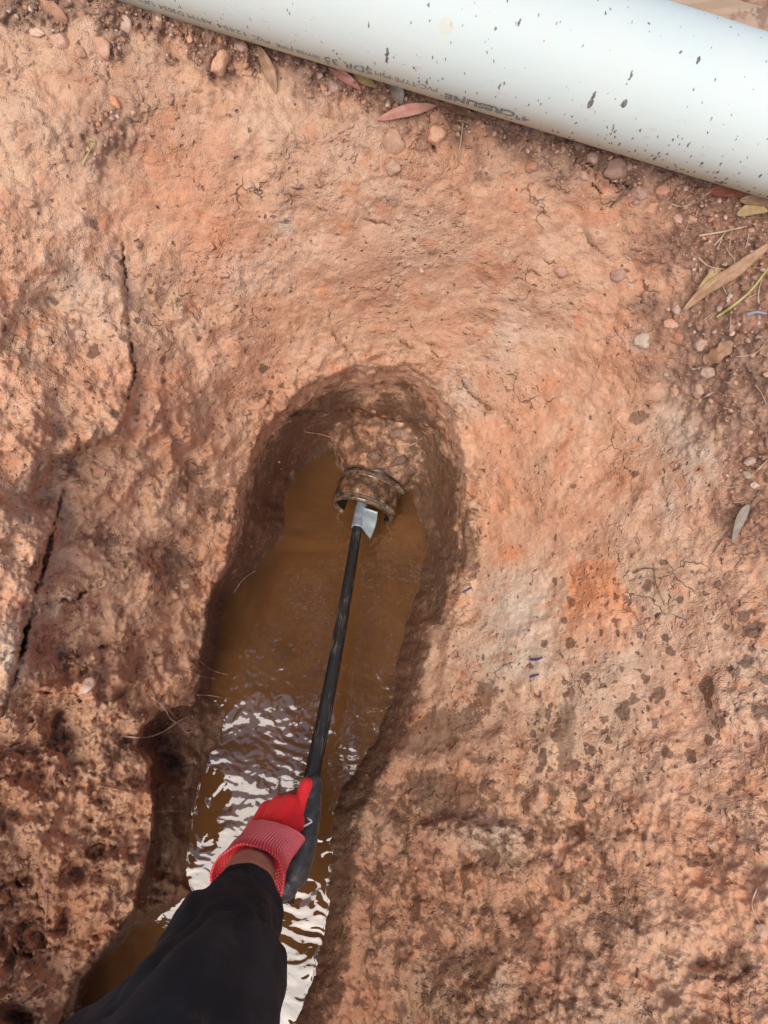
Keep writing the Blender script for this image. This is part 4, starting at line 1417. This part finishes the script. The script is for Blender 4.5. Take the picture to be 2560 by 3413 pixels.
def clod(name, u, v, size, mat, label, cat='clod', group=None, asp=.8, rot=0., flat=.62, sink=.42, sub=3):
    D = float(gD(u, v))
    n = gnormal(u, v)
    R = size * .5 * D / F
    vv, f = rock(int(u * 7 + v * 13) % 99991, sub)
    t, r, b = ring_frame(n, at(u + 60 * math.cos(rot), v + 60 * math.sin(rot), D) - at(u, v, D))
    vv = vv * np.array([1, asp, flat])
    W = vv[:, :1] * r + vv[:, 1:2] * b + vv[:, 2:3] * t
    c = at(u, v, D) + n * R * flat * (1 - 2 * sink)
    o = mesh_obj(name, c + W * R, f, MAT_CLOD[mat])
    return tag(o, label, cat, group)


CL = 'large clods and stones lying along the pipe and right bank'
for (u, v, s, m, asp, rot, lab) in [
    (420, 84, 66, 'tan', .95, 0, 'round tan clod touching the shadow at the pipe in the upper left'),
    (347, 163, 76, 'red', .9, .4, 'large reddish clod left of the round tan clod near the pipe'),
    (732, 214, 92, 'tan', .95, .2, 'largest smooth tan clod, beside the narrow tan leaf under the pipe'),
    (206, 141, 62, 'red', .85, .5, 'dull reddish clod right of the small dark hollow in the upper left'),
    (184, 46, 100, 'red', .38, .35, 'long flat slab of red soil over the dark gap in the top left corner'),
    (125, 108, 54, 'tan', .5, .1, 'thin flat tan clod below the long slab in the top left corner'),
    (385, 342, 44, 'orange', .75, .9, 'small bright orange clod on the upper left slope'),
    (43, 252, 34, 'tan', .7, .1, 'small pale pebble near the left edge, upper left'),
    (100, 678, 44, 'tan', .75, .2, 'rounded tan clod on the left slope beside dark hollows'),
    (266, 174, 42, 'red', .9, 0, 'small red clod between two bigger reddish clods in the upper left'),
    (564, 92, 36, 'red', .9, .5, 'small red clod tucked against the pipe edge near the printed D3034'),
    (803, 157, 46, 'tan', .85, .3, 'tan clod under the pipe just left of the narrow tan leaf'),
    (472, 126, 32, 'tan', .7, .8, 'small tan clod just right of the round tan clod by the pipe'),
    (1313, 472, 92, 'tan', .9, .7, 'heart shaped tan clod below the pink leaf'),
    (1313, 558, 62, 'tan', .9, 0, 'rounded tan clod directly under the heart shaped one'),
    (1457, 450, 78, 'tan', .7, .3, 'wide tan clod right of the heart shaped clod, near the pipe'),
    (1112, 290, 56, 'red', .8, .3, 'dull reddish clod in the crumbs left of the pink leaf'),
    (1034, 318, 38, 'grey', .85, .1, 'greyish clod in the loose crumbs above the centre'),
    (2170, 694, 54, 'red', .85, .3, 'reddish clod below the dark straight twig by the pipe'),
    (2258, 732, 38, 'red', .9, .2, 'squarish red clod beside a dark gap, upper right'),
    (2305, 730, 42, 'red', .8, .5, 'reddish clod right of the squarish one, upper right'),
    (2059, 918, 60, 'red', .75, .1, 'flat red clod with a curved crack over its top, right slope'),
    (2258, 1032, 38, 'grey', .9, 1.2, 'grey brown pebble at the lower tip of the long dry leaf'),
    (2235, 1080, 52, 'red', .75, .2, 'reddish clod below the tip of the long dry leaf'),
    (2258, 1122, 56, 'red', .8, -.2, 'wide reddish clod above a dark crumb patch on the right'),
    (2332, 1149, 52, 'tan', .95, 0, 'round tan clod left of the broad broken leaf'),
    (2496, 1138, 26, 'grey', .95, 0, 'small round brown pebble near the right edge beside a pale one'),
    (2364, 1243, 60, 'tan', .65, 0, 'flat tan stone under the broad broken leaf'),
    (2329, 1299, 64, 'grey', .8, .5, 'greyish clod among dry straw on the right'),
    (2250, 1305, 48, 'grey', .8, .2, 'grey brown clod left of the greyish one in the dry straw'),
    (2138, 1135, 58, 'pale', .95, 0, 'pale grey stone set flat in the right slope'),
    (2532, 1120, 30, 'pale', .6, -.8, 'small whitish stone near the right edge'),
    (2220, 1249, 22, 'pale', .85, 0, 'tiny white pebble left of the dry straw on the right'),
    (2500, 1540, 44, 'tan', .8, .3, 'tan clod near the right edge above the curled grey leaf'),
    (2494, 1580, 40, 'pale', .7, 0, 'pale flat chip just below a tan clod near the right edge'),
    (2517, 1618, 34, 'grey', .8, .7, 'grey stone at the top of the curled grey leaf stem'),
    (1868, 908, 52, 'orange', .85, .1, 'bright orange lump pressed into the middle of the right slope'),
    (1407, 902, 26, 'tan', .7, 1.2, 'small tan pebble below the dark cracks above the hole'),
    (1973, 526, 42, 'tan', .9, .6, 'round tan clod sitting in a dark gap under the pipe'),
    (1949, 584, 44, 'red', .7, 1.0, 'reddish clod below the round one in the dark gap under the pipe'),
    (1770, 554, 48, 'red', .85, .2, 'red clod under the pipe below the printed figure 4'),
    (2099, 556, 30, 'red', .8, .4, 'small reddish clod in the shade of the pipe on the right'),
    (2134, 640, 66, 'red', .85, .2, 'broad reddish clod right of the dark straight twig'),
    (2052, 562, 84, 'red', .8, .5, 'big reddish slab of soil under the pipe between two dark gaps'),
    (2211, 634, 54, 'red', .8, .1, 'reddish clod under the pipe left of the dark red leaf'),
    (288, 2287, 78, 'tan', .48, .05, 'long smooth tan stone stuck in the rough left bank'),
    (2543, 3098, 56, 'grey', .75, .9, 'grey stone at the lower right edge under a pale thread'),
]:
    clod('clod' if m in ('tan', 'red', 'orange', 'dark') else 'stone', u, v, s, m, lab, 'clod' if m in ('tan', 'red', 'orange', 'dark') else 'stone', CL, asp, rot)


def scatter_pebbles():
    def take(n, region, sizes, label, group, mats):
        got = 0; tries = 0
        while got < n and tries < 6000:
            tries += 1
            u, v = region()
            if not (5 < u < 2555 and 5 < v < 3400): continue
            below = v - (u - 370) * .3037
            if below < 16: continue
            if gD(u, v, GGRIT) < .35 + .3 * random.random(): continue
            clod('pebble', u, v, random.uniform(*sizes), random.choice(mats), label, 'pebble', group, random.uniform(.6, 1), random.uniform(0, 3), random.uniform(.5, .8), .32, 2)
            got += 1

    def along():
        u = random.uniform(0, 2560)
        return u, (u - 370) * .3037 + abs(random.gauss(20, 80)) + 10
    take(150, along, (9, 28), 'small soil pebble in the crumbly strip along the underside of the white pipe', 'small pebbles along the pipe', ['tan', 'red', 'red', 'dark', 'grey'])

    def right():
        return random.gauss(2420, 110), random.uniform(640, 1500)
    take(75, right, (10, 26), 'small pebble in the leaf litter at the right edge', 'small pebbles in the right litter', ['tan', 'red', 'grey', 'grey', 'pale'])

    def leftp():
        return random.gauss(330, 150), random.uniform(120, 620)
    take(35, leftp, (10, 24), 'small pebble on the crumbly upper left slope', 'small pebbles on the upper left slope', ['tan', 'red', 'red', 'dark'])


scatter_pebbles()
for k in range(7):
    a_, b_ = random.gauss(0, 1), random.random()
    clod('clod', (825 + a_ * 34) * K, (915 + b_ * 100) * K, random.uniform(22, 52), 'dark', 'damp clod stuck in the soil that covers the drain', 'clod', 'damp clods over the drain', random.uniform(.6, 1), random.uniform(0, 3), .7, .52)


def make_grit():
    """loose crumbs too many to count: one object"""
    parts_v, parts_f, o = [], [], 0
    tmpl = [rock(900 + k, 1, .4) for k in range(8)]
    n = 0; tries = 0
    rnd = np.random.default_rng(77)
    while n < 5200 and tries < 120000:
        tries += 1
        u = rnd.uniform(-20, 2580)
        mode = rnd.random()
        if mode < .5:
            v = (u - 370) * .3037 + abs(rnd.normal(0, 110)) + 4
        elif mode < .75:
            u = rnd.normal(2420, 140); v = rnd.uniform(600, 1850)
        elif mode < .88:
            u = abs(rnd.normal(0, 330)); v = rnd.uniform(1500, 3400)
        else:
            v = rnd.uniform(0, 3400)
        if not (-15 < u < 2575 and -15 < v < 3425): continue
        w = gD(u, v, GGRIT)
        if mode < .75 and rnd.random() > w: continue
        D = float(gD(u, v))
        if D > d_water(v) - .012: continue
        if mode >= .88 and rnd.random() > .3: continue
        vv, f = tmpl[rnd.integers(8)]
        px_ = min(3 + rnd.exponential(3.2), 14)
        R = px_ * .5 * D / F
        a = rnd.uniform(0, 6.28)
        rot = np.array([[math.cos(a), -math.sin(a), 0], [math.sin(a), math.cos(a), 0], [0, 0, 1]])
        c = at(u, v, D - R * .45)
        parts_v.append(c + (vv * rnd.uniform(.6, 1.1, 3)) @ rot.T * R)
        parts_f += [[i + o for i in q] for q in f]
        o += len(vv); n += 1
    M = Mat('soil_crumbs')
    rn = M.n('ShaderNodeNewGeometry').outputs['Random Per Island']
    c = M.mix(M.ramp(rn, .2, .7), (0.26, 0.135, 0.085), (0.50, 0.275, 0.175))
    c = M.mix(M.ramp(rn, .93, .97, 0, .8), c, (0.62, 0.52, 0.42))
    m = M.out(c, .95, None, Specular_IOR_Level=.2)
    g = mesh_obj('soil_crumbs', np.vstack(parts_v), parts_f, m)
    tag(g, 'loose soil crumbs strewn along the pipe and the right bank', 'soil crumbs', kind='stuff')


make_grit()


# ------------------------------------------------------------------ tree added out of view so its bough blocks the sky mirrored in the water
def make_unseen_tree():
    base = np.array([1.0, 2.5, -0.30])
    root = thing('unseen_tree', base, 'tree added out of view so its leafy bough blocks the sky from the water', 'unseen_tree')
    BK = Mat('bark')
    n = BK.noise(40, 5, .65)
    bark = BK.out(BK.mix(BK.ramp(n, .4, .6), (0.10, 0.07, 0.05), (0.22, 0.17, 0.13)), .9, BK.bump(n, .01, .8))
    v, f = tube(spline([base - [0, 0, .1], base + [.02, -.03, .5], base + [-.08, -.1, 1.0], base + [-.3, -.3, 1.5]], 20), np.linspace(.10, .05, 20), 16)
    mesh_obj('trunk', v, f, bark, root)
    br = [tube(spline([base + [-.08, -.1, 1.0], (.55, 1.9, 1.05), (.2, 1.3, 1.22), (-.05, .6, 1.18), (-.08, -.1, 1.12), (-.08, -.55, 1.08)], 30), np.linspace(.045, .006, 30), 10)]
    rnd = np.random.default_rng(5)
    for k in range(26):
        y = rnd.uniform(-.4, 1.6)
        a = np.array([-.05 + .25 * max(y - .6, 0), y, 1.16]); b = a + [rnd.uniform(-.75, .35), rnd.uniform(-.35, .35), rnd.uniform(-.12, .12)]
        br.append(tube(spline([a, (a + b) / 2 + [0, 0, .04], b], 8), np.linspace(.010, .002, 8), 6))
    v, f = join(br)
    mesh_obj('bough', v, f, bark, root)
    V, Fc, n, o = [], [], 0, 0
    while n < 3900:
        x, y = rnd.uniform(-.85, .32), rnd.uniform(-.62, 1.6)
        edge = .06 * math.sin(x * 17) + .05 * math.sin(y * 23)
        if not ((y > .24 + edge) or (-.34 + edge < x < .24 and y > -.58 + edge)): continue  # leaf area shaped to where the water should mirror no sky
        c = np.array([x, y, rnd.uniform(.96, 1.26)])
        L, W = rnd.uniform(.06, .12), rnd.uniform(.016, .028)
        an = rnd.uniform(0, 6.28); tl = rnd.normal(0, .45)
        d = np.array([math.cos(an) * math.cos(tl), math.sin(an) * math.cos(tl), math.sin(tl)])
        s_ = np.cross(d, [0, 0, 1.0]); s_ /= np.linalg.norm(s_); up = np.cross(s_, d)
        rl = rnd.normal(0, .5); s_ = s_ * math.cos(rl) + up * math.sin(rl)
        V += [c, c + d * L * .3 + s_ * W * .5, c + d * L * .35 + up * -.002, c + d * L * .3 - s_ * W * .5,
              c + d * L * .7 + s_ * W * .4 - [0, 0, .004], c + d * L * .7 - s_ * W * .4 - [0, 0, .004], c + d * L - [0, 0, .012]]
        Fc += [[o, o + 1, o + 2], [o, o + 2, o + 3], [o + 1, o + 4, o + 2], [o + 2, o + 5, o + 3], [o + 2, o + 4, o + 6], [o + 2, o + 6, o + 5]]
        o += 7; n += 1
    LF = Mat('green_leaves')
    rn = LF.n('ShaderNodeNewGeometry').outputs['Random Per Island']
    lf = LF.out(LF.mix(rn, (0.035, 0.06, 0.018), (0.085, 0.10, 0.03)), .55)
    mesh_obj('foliage', np.array(V), Fc, lf, root, smooth_shade=False)


make_unseen_tree()


# ------------------------------------------------------------------ leaves, straw, twigs, roots
def leaf_mat(name, a, b):
    M = Mat(name)
    n = M.noise(110, 4, .6); n2 = M.noise(500, 3, .6)
    c = M.mix(M.ramp(n, .35, .65), a, b)
    c = M.mix(M.ramp(n2, .6, .72, 0, .5), c, tuple(x * .45 for x in a))
    return M.out(c, .6, M.bump(n2, .0006, .5))


LM = {
    'pink': leaf_mat('pink_dry_leaf', (0.50, 0.205, 0.145), (0.58, 0.29, 0.215)),
    'tan': leaf_mat('tan_dry_leaf', (0.35, 0.19, 0.10), (0.46, 0.27, 0.155)),
    'yellow': leaf_mat('yellow_dry_leaf', (0.45, 0.29, 0.11), (0.54, 0.38, 0.18)),
    'grey': leaf_mat('grey_dry_leaf', (0.26, 0.215, 0.165), (0.36, 0.30, 0.235)),
    'brown': leaf_mat('brown_dry_leaf', (0.20, 0.105, 0.055), (0.30, 0.165, 0.085)),
    'rust': leaf_mat('rust_dry_leaf', (0.30, 0.085, 0.04), (0.38, 0.13, 0.07)),
}


def leaf(pts, width, mat, label, lift=5, curl=.35, shape='lance', stem=True):
    """a dry leaf along photo pixels, lying on the ground"""
    pp = spline(pts, 22)
    tan = np.gradient(pp, axis=0); tan /= np.linalg.norm(tan, axis=1)[:, None]
    nor = np.stack([-tan[:, 1], tan[:, 0]], 1)
    ks = np.arange(22) / 21.
    if shape == 'lance':
        w = np.sin(np.clip(ks, 0, 1) ** .85 * math.pi) ** .75
    else:
        w = np.clip(np.minimum(ks * 6, (1 - ks) * 5), 0, 1) ** .6 * (0.85 + .15 * np.sin(ks * 19))
    w = np.maximum(w, .04) * width * .5
    cross = np.linspace(-1, 1, 9)
    Dm = np.array([float(np.min(gD(pp[k, 0] + nor[k, 0] * w[k] * np.array([-1, 0, 1]), pp[k, 1] + nor[k, 1] * w[k] * np.array([-1, 0, 1])))) for k in range(22)])
    Dm = np.convolve(np.pad(Dm, 3, mode='edge'), np.ones(7) / 7, 'valid')
    px2m = Dm.mean() / F
    top, seed = [], random.uniform(0, 30)
    for k in range(22):
        for c in cross:
            wob = .18 * math.sin(k * .9 + seed + c * 2) * abs(c)
            q = pp[k] + nor[k] * w[k] * c * (1 - .12 * abs(c) * curl)
            h = lift * (.4 + .8 * math.sin(ks[k] * math.pi)) + (abs(c) * curl + wob * .4) * w[k] * .8
            top.append((q[0], q[1], Dm[k] - h * px2m))
    top = np.array(top)
    va = at(top[:, 0], top[:, 1], top[:, 2]); vb = at(top[:, 0], top[:, 1], top[:, 2] + .00035)
    m = len(cross); N = len(va)
    fs = []
    for k in range(21):
        for j in range(m - 1):
            a = k * m + j
            fs.append([a, a + m, a + m + 1, a + 1]); fs.append([N + a, N + a + 1, N + a + m + 1, N + a + m])
    rim = [k * m for k in range(22)] + [21 * m + j for j in range(1, m)] + [k * m + m - 1 for k in range(20, -1, -1)] + [j for j in range(m - 2, 0, -1)]
    for k in range(len(rim)):
        a, b = rim[k], rim[(k + 1) % len(rim)]
        fs.append([a, b, b + N, a + N])
    o = mesh_obj('dry_leaf', np.vstack([va, vb]), fs, LM[mat])
    tag(o, label, 'leaf', 'dry fallen leaves')
    if stem:   # raised midrib
        mid = va[4::m]
        vv, ff = tube(mid - (at(CX, CY, 1) * .0003), np.linspace(.0007, .0003, len(mid)), 6)
        mesh_obj('midrib', vv, ff, LM[mat], o)
    return o


leaf([(1257, 400), (1340, 372), (1400, 360), (1456, 352)], 44, 'pink', 'pink dry leaf lying free below the printed pipe', 12, .3)
leaf([(858, 150), (885, 210), (905, 260), (919, 312)], 42, 'tan', 'narrow tan leaf hanging down from under the pipe', 8, .3)
leaf([(1094, 224), (1150, 258), (1204, 300)], 34, 'pink', 'small pink brown leaf half under the pipe left of centre', 8, .3)
leaf([(1180, 246), (1215, 268), (1256, 292)], 30, 'yellow', 'yellow tan leaf tucked under the pipe beside the small pink one', 5, .2)
leaf([(1292, 275), (1325, 305), (1336, 350)], 44, 'grey', 'grey leaf standing on edge in the dark gap under the pipe', 14, .5)
leaf([(1460, 342), (1530, 366), (1606, 400)], 30, 'brown', 'brown leaf lying along the pipe right of the pink leaf', 6, .3)
leaf([(2272, 1040), (2360, 960), (2440, 910), (2520, 850), (2585, 800)], 46, 'tan', 'long dry tan leaf reaching in from the right edge', 12, .35)
leaf([(2402, 896), (2370, 930), (2312, 990)], 40, 'yellow', 'short folded yellow tan leaf lying against the long leaf', 8, .5)
leaf([(2455, 716), (2510, 696), (2562, 704)], 42, 'yellow', 'pointed yellow leaf at the right edge below the pipe', 10, .3)
leaf([(2362, 640), (2430, 636), (2510, 655)], 46, 'rust', 'dark rust leaf in the shade of the pipe at right', 6, .25)
leaf([(2465, 668), (2520, 668), (2580, 684)], 36, 'tan', 'tan leaf squeezed between pipe and yellow leaf at the right edge', 8, .25)
leaf([(2345, 1208), (2395, 1180), (2444, 1136)], 56, 'tan', 'broad broken pale leaf lying among the clods at right', 8, .15, 'broad')
leaf([(2497, 1680), (2470, 1730), (2440, 1812)], 36, 'grey', 'curled grey leaf lying by a dark hollow at the right edge', 10, .6)

STRAW = Mat('dry_straw'); STRAW.out(STRAW.mix(STRAW.ramp(STRAW.noise(80), .4, .6), (0.40, 0.27, 0.165), (0.52, 0.38, 0.25)), .7)
TWIG = Mat('dark_twig'); TWIG.out(TWIG.mix(TWIG.ramp(TWIG.noise(200), .4, .6), (0.12, 0.075, 0.05), (0.24, 0.15, 0.10)), .85)
GRASS = Mat('yellow_green_blade'); GRASS.out(GRASS.mix(GRASS.ramp(GRASS.noise(60), .4, .6), (0.34, 0.31, 0.09), (0.46, 0.40, 0.16)), .6)
ROOT = Mat('pale_root'); ROOT.out(ROOT.mix(ROOT.ramp(ROOT.noise(90), .4, .6), (0.34, 0.19, 0.12), (0.60, 0.42, 0.31)), .75)


def strand(name, pts, wpx, mat, label, cat, group, lift=4, tip=.5, n=16, hang=None):
    mat = mat.m
    pp = spline(pts, n)
    D = gD(pp[:, 0], pp[:, 1])
    D = np.convolve(np.pad(D, 2, mode='edge'), np.ones(5) / 5, 'valid')
    D = np.minimum(D, gD(pp[:, 0], pp[:, 1]))
    l = np.full(n, float(lift))
    if hang: l = l + hang * np.sin(np.linspace(0, math.pi * .9, n))
    D = np.minimum(D, d_water(pp[:, 1])) - l * D / F
    path = at(pp[:, 0], pp[:, 1], D)
    rad = np.linspace(1, tip, n) * wpx * .38 * D / F
    v, f = tube(path, rad, 7)
    return tag(mesh_obj(name, v, f, mat), label, cat, group)


SG = 'dry straw stalks in the litter'
for pts, w, lab in [
    ([(2329, 860), (2364, 888), (2423, 900)], 8, 'bent pale straw lying left of the long dry leaf'),
    ([(2235, 679), (2270, 688), (2308, 679)], 6, 'short pale straw in a shallow V below the pipe on the right'),
    ([(2352, 650), (2385, 626)], 7, 'short pale straw poking out by the dark rust leaf'),
    ([(1543, 410), (1536, 470), (1526, 528)], 7, 'upright pale straw below the printed name on the pipe'),
    ([(1069, 295), (1085, 318), (1099, 344)], 6, 'thin tan straw below the small pink brown leaf'),
    ([(1123, 350), (1138, 391)], 6, 'short straw stub left of the pink leaf'),
    ([(1294, 280), (1308, 318), (1327, 344)], 6, 'thin straw leaning on the grey leaf under the pipe'),
    ([(2435, 1056), (2435, 1102)], 7, 'short upright pale straw below the green blade'),
    ([(2306, 1231), (2358, 1222)], 8, 'short pale straw above the flat tan stone'),
    ([(2347, 1324), (2385, 1306), (2423, 1320)], 8, 'pale bowed straw right of the greyish clod'),
    ([(2517, 1282), (2538, 1310), (2555, 1348)], 6, 'thin reddish straw near the right edge'),
    ([(2329, 786), (2410, 772), (2490, 754)], 11, 'long pinkish straw under the yellow leaf at right'),
    ([(2520, 1570), (2562, 1530)], 8, 'pale straw crossing the right edge above the curled leaf'),
    ([(2455, 1190), (2520, 1176), (2560, 1130)], 6, 'thin curved straw at the right edge'),
    ([(2448, 880), (2450, 835)], 6, 'short pink straw standing above the long leaf'),
    ([(2526, 1008), (2530, 965), (2540, 930)], 6, 'pink straw at right edge below the long leaf'),
    ([(2380, 820), (2405, 790), (2420, 772)], 8, 'short tan straw touching the long pinkish straw'),
    ([(310, 236), (338, 250)], 8, 'pale straw bit on the upper left slope'),
    ([(612, 318), (622, 302)], 6, 'tiny pale straw bit on the middle of the upper slope'),
    ([(0, 735), (20, 750)], 9, 'pale straw bit at the left edge'),
    ([(1340, 560), (1352, 540)], 5, 'thin straw beside the lower rounded clod'),
    ([(2420, 1790), (2480, 1822)], 6, 'pale thin straw lying across the curled grey leaf'),
]:
    strand('straw', pts, w, STRAW, lab, 'straw', SG, 6, .6)
rs = random.Random(4)
n_ = 0
while n_ < 46:
    if n_ < 30:
        u_, v_ = rs.gauss(2430, 90), rs.uniform(680, 1700)
        lab_ = 'short dry straw bit scattered in the litter of the right bank'
    else:
        u_ = rs.uniform(300, 2300); v_ = (u_ - 370) * .3037 + abs(rs.gauss(30, 60)) + 25
        lab_ = 'short dry straw bit lying in the crumbs along the white pipe'
    if not (20 < u_ < 2540 and 20 < v_ < 3300) or gD(u_, v_, GGRIT) < .3: continue
    a_, L_ = rs.uniform(0, 3.14), rs.uniform(14, 60)
    c_, s_ = math.cos(a_) * L_, math.sin(a_) * L_
    strand('straw', [(u_ - c_ * .5, v_ - s_ * .5), (u_ + rs.uniform(-5, 5), v_ + rs.uniform(-5, 5)), (u_ + c_ * .5, v_ + s_ * .5)], rs.uniform(4, 7), rs.choice([STRAW, STRAW, TWIG]), lab_, 'straw', SG, 4, .6, 8)
    n_ += 1
strand('twig', [(2104, 620), (2070, 655), (2032, 690)], 13, TWIG, 'dark straight twig lying below the pipe on the right', 'twig', 'twigs', 7, .6)
strand('twig', [(2532, 1636), (2500, 1690), (2430, 1770), (2376, 1842)], 12, TWIG, 'dark crooked twig running beside the curled grey leaf', 'twig', 'twigs', 5, .4)
strand('twig', [(2110, 1910), (2150, 1895), (2190, 1898)], 8, TWIG, 'thin dark twig lying flat on the right slope', 'twig', 'twigs', 4, .5)
strand('twig', [(2178, 1880), (2185, 1940), (2210, 2005)], 6, TWIG, 'thin brown twig hanging down beside the orange patch', 'twig', 'twigs', 4, .5)
strand('grass_blade', [(2388, 1058), (2455, 1010), (2510, 960), (2570, 880)], 13, GRASS, 'yellow green grass blade curving in from the right edge', 'grass blade', 'grass blades', 8, .8)
strand('grass_blade', [(274, 552), (292, 515), (318, 472)], 8, GRASS, 'green grass blade on the dark patch of the upper left slope', 'grass blade', 'grass blades', 8, .6)
strand('grass_blade', [(318, 470), (296, 462), (285, 448)], 7, GRASS, 'short yellow blade at the top of the green one, upper left', 'grass blade', 'grass blades', 7, .6)
RG = 'thin roots sticking out of the clay'
for pts, w, lab, hang in [
    ([(415, 2454), (486, 2458), (545, 2438), (593, 2405), (628, 2388)], 9, 'thickest pale root curving out of the dark recess in the left bank', 25),
    ([(504, 2322), (545, 2355), (569, 2396), (599, 2414), (620, 2441), (642, 2438)], 7, 'forked pale root crossing the thickest root above the water', 25),
    ([(534, 2337), (575, 2379), (596, 2400)], 5, 'short thin root beside the forked pale root', 20),
    ([(575, 2266), (612, 2282), (646, 2307)], 4, 'fine root on the shore above the root cluster', 15),
    ([(617, 2227), (660, 2250), (718, 2263)], 4, 'fine root reaching over the water above the root cluster', 20),
    ([(658, 2316), (700, 2318), (742, 2326)], 4, 'fine root just touching the water right of the root cluster', 12),
    ([(510, 2708), (563, 2702), (618, 2706)], 4, 'fine lone root on the mud left of the gloved hand', 15),
    ([(462, 2385), (409, 2405), (370, 2440)], 6, 'dark root running back into the left recess', 10),
    ([(155, 2975), (152, 3070), (151, 3158)], 5, 'long straight thread-like root hanging down the lower left bank', 15),
    ([(727, 1608), (760, 1628), (784, 1650)], 5, 'fine root at the left rim of the hole, left arm of a V', 12),
    ([(784, 1650), (806, 1638), (822, 1618)], 5, 'fine root at the left rim of the hole, right arm of a V', 12),
    ([(1016, 1439), (1080, 1450), (1143, 1473)], 4, 'pale root hair across the back wall left of the drain', 10),
    ([(1408, 1460), (1380, 1478), (1351, 1494)], 5, 'pale root hair at the right of the soil over the drain', 12),
    ([(1544, 1581), (1575, 1590), (1606, 1600)], 5, 'short pale root on the right rim of the hole', 8),
    ([(1572, 1700), (1590, 1708), (1602, 1712)], 4, 'tiny pale root below the right rim of the hole', 6),
    ([(778, 1976), (812, 1930), (852, 1902)], 6, 'whitish root along the left waterline of the hole', 8),
    ([(367, 1488), (388, 1496), (402, 1507), (396, 1466)], 5, 'hooked pale root hair on the middle of the left bank', 8),
    ([(418, 1046), (428, 1032)], 5, 'tiny pale root in the upper left crack', 8),
    ([(1363, 1295), (1370, 1285)], 6, 'tiny white root tip on the top wall of the hole', 4),
    ([(640, 2180), (700, 2230), (760, 2250)], 3, 'hair root over the dark water at left', 14),
    ([(335, 2620), (420, 2640), (470, 2660)], 4, 'fine dark root on the ledge of the left bank', 8),
    ([(1700, 2720), (1725, 2740)], 4, 'tiny root stub on the lower right bank', 5),
    ([(2524, 2960), (2506, 3010), (2520, 3055), (2540, 3085)], 6, 'pale lilac thread at the lower right edge above the grey stone', 10),
]:
    strand('root', pts, w, ROOT, lab, 'root', RG, 4, .5, hang=hang)

BLUE = Mat('blue_plastic'); BLUE.out((0.045, 0.055, 0.16), .5)
PALEB = Mat('pale_blue_plastic'); PALEB.out((0.26, 0.27, 0.31), .6)
for pts, w, m, lab in [
    ([(1766, 2198), (1788, 2199), (1808, 2191)], 11, BLUE, 'longer dark blue scrap lying flat on the pale clay patch'),
    ([(1766, 2257), (1780, 2252), (1796, 2248)], 9, BLUE, 'shorter dark blue scrap just below the longer one on the pale clay'),
    ([(1542, 1974), (1556, 1967), (1572, 1958)], 9, BLUE, 'small blue scrap at the shaded right edge of the hole'),
    ([(2488, 1050), (2520, 1040), (2555, 1046)], 16, PALEB, 'pale blue scrap in the litter at the right edge'),
]:
    strand('plastic_scrap', pts, w, m, lab, 'scrap', 'blue plastic scraps', 3, .7, 8)
for o in bpy.data.objects:
    if '_loc' in o: del o['_loc']
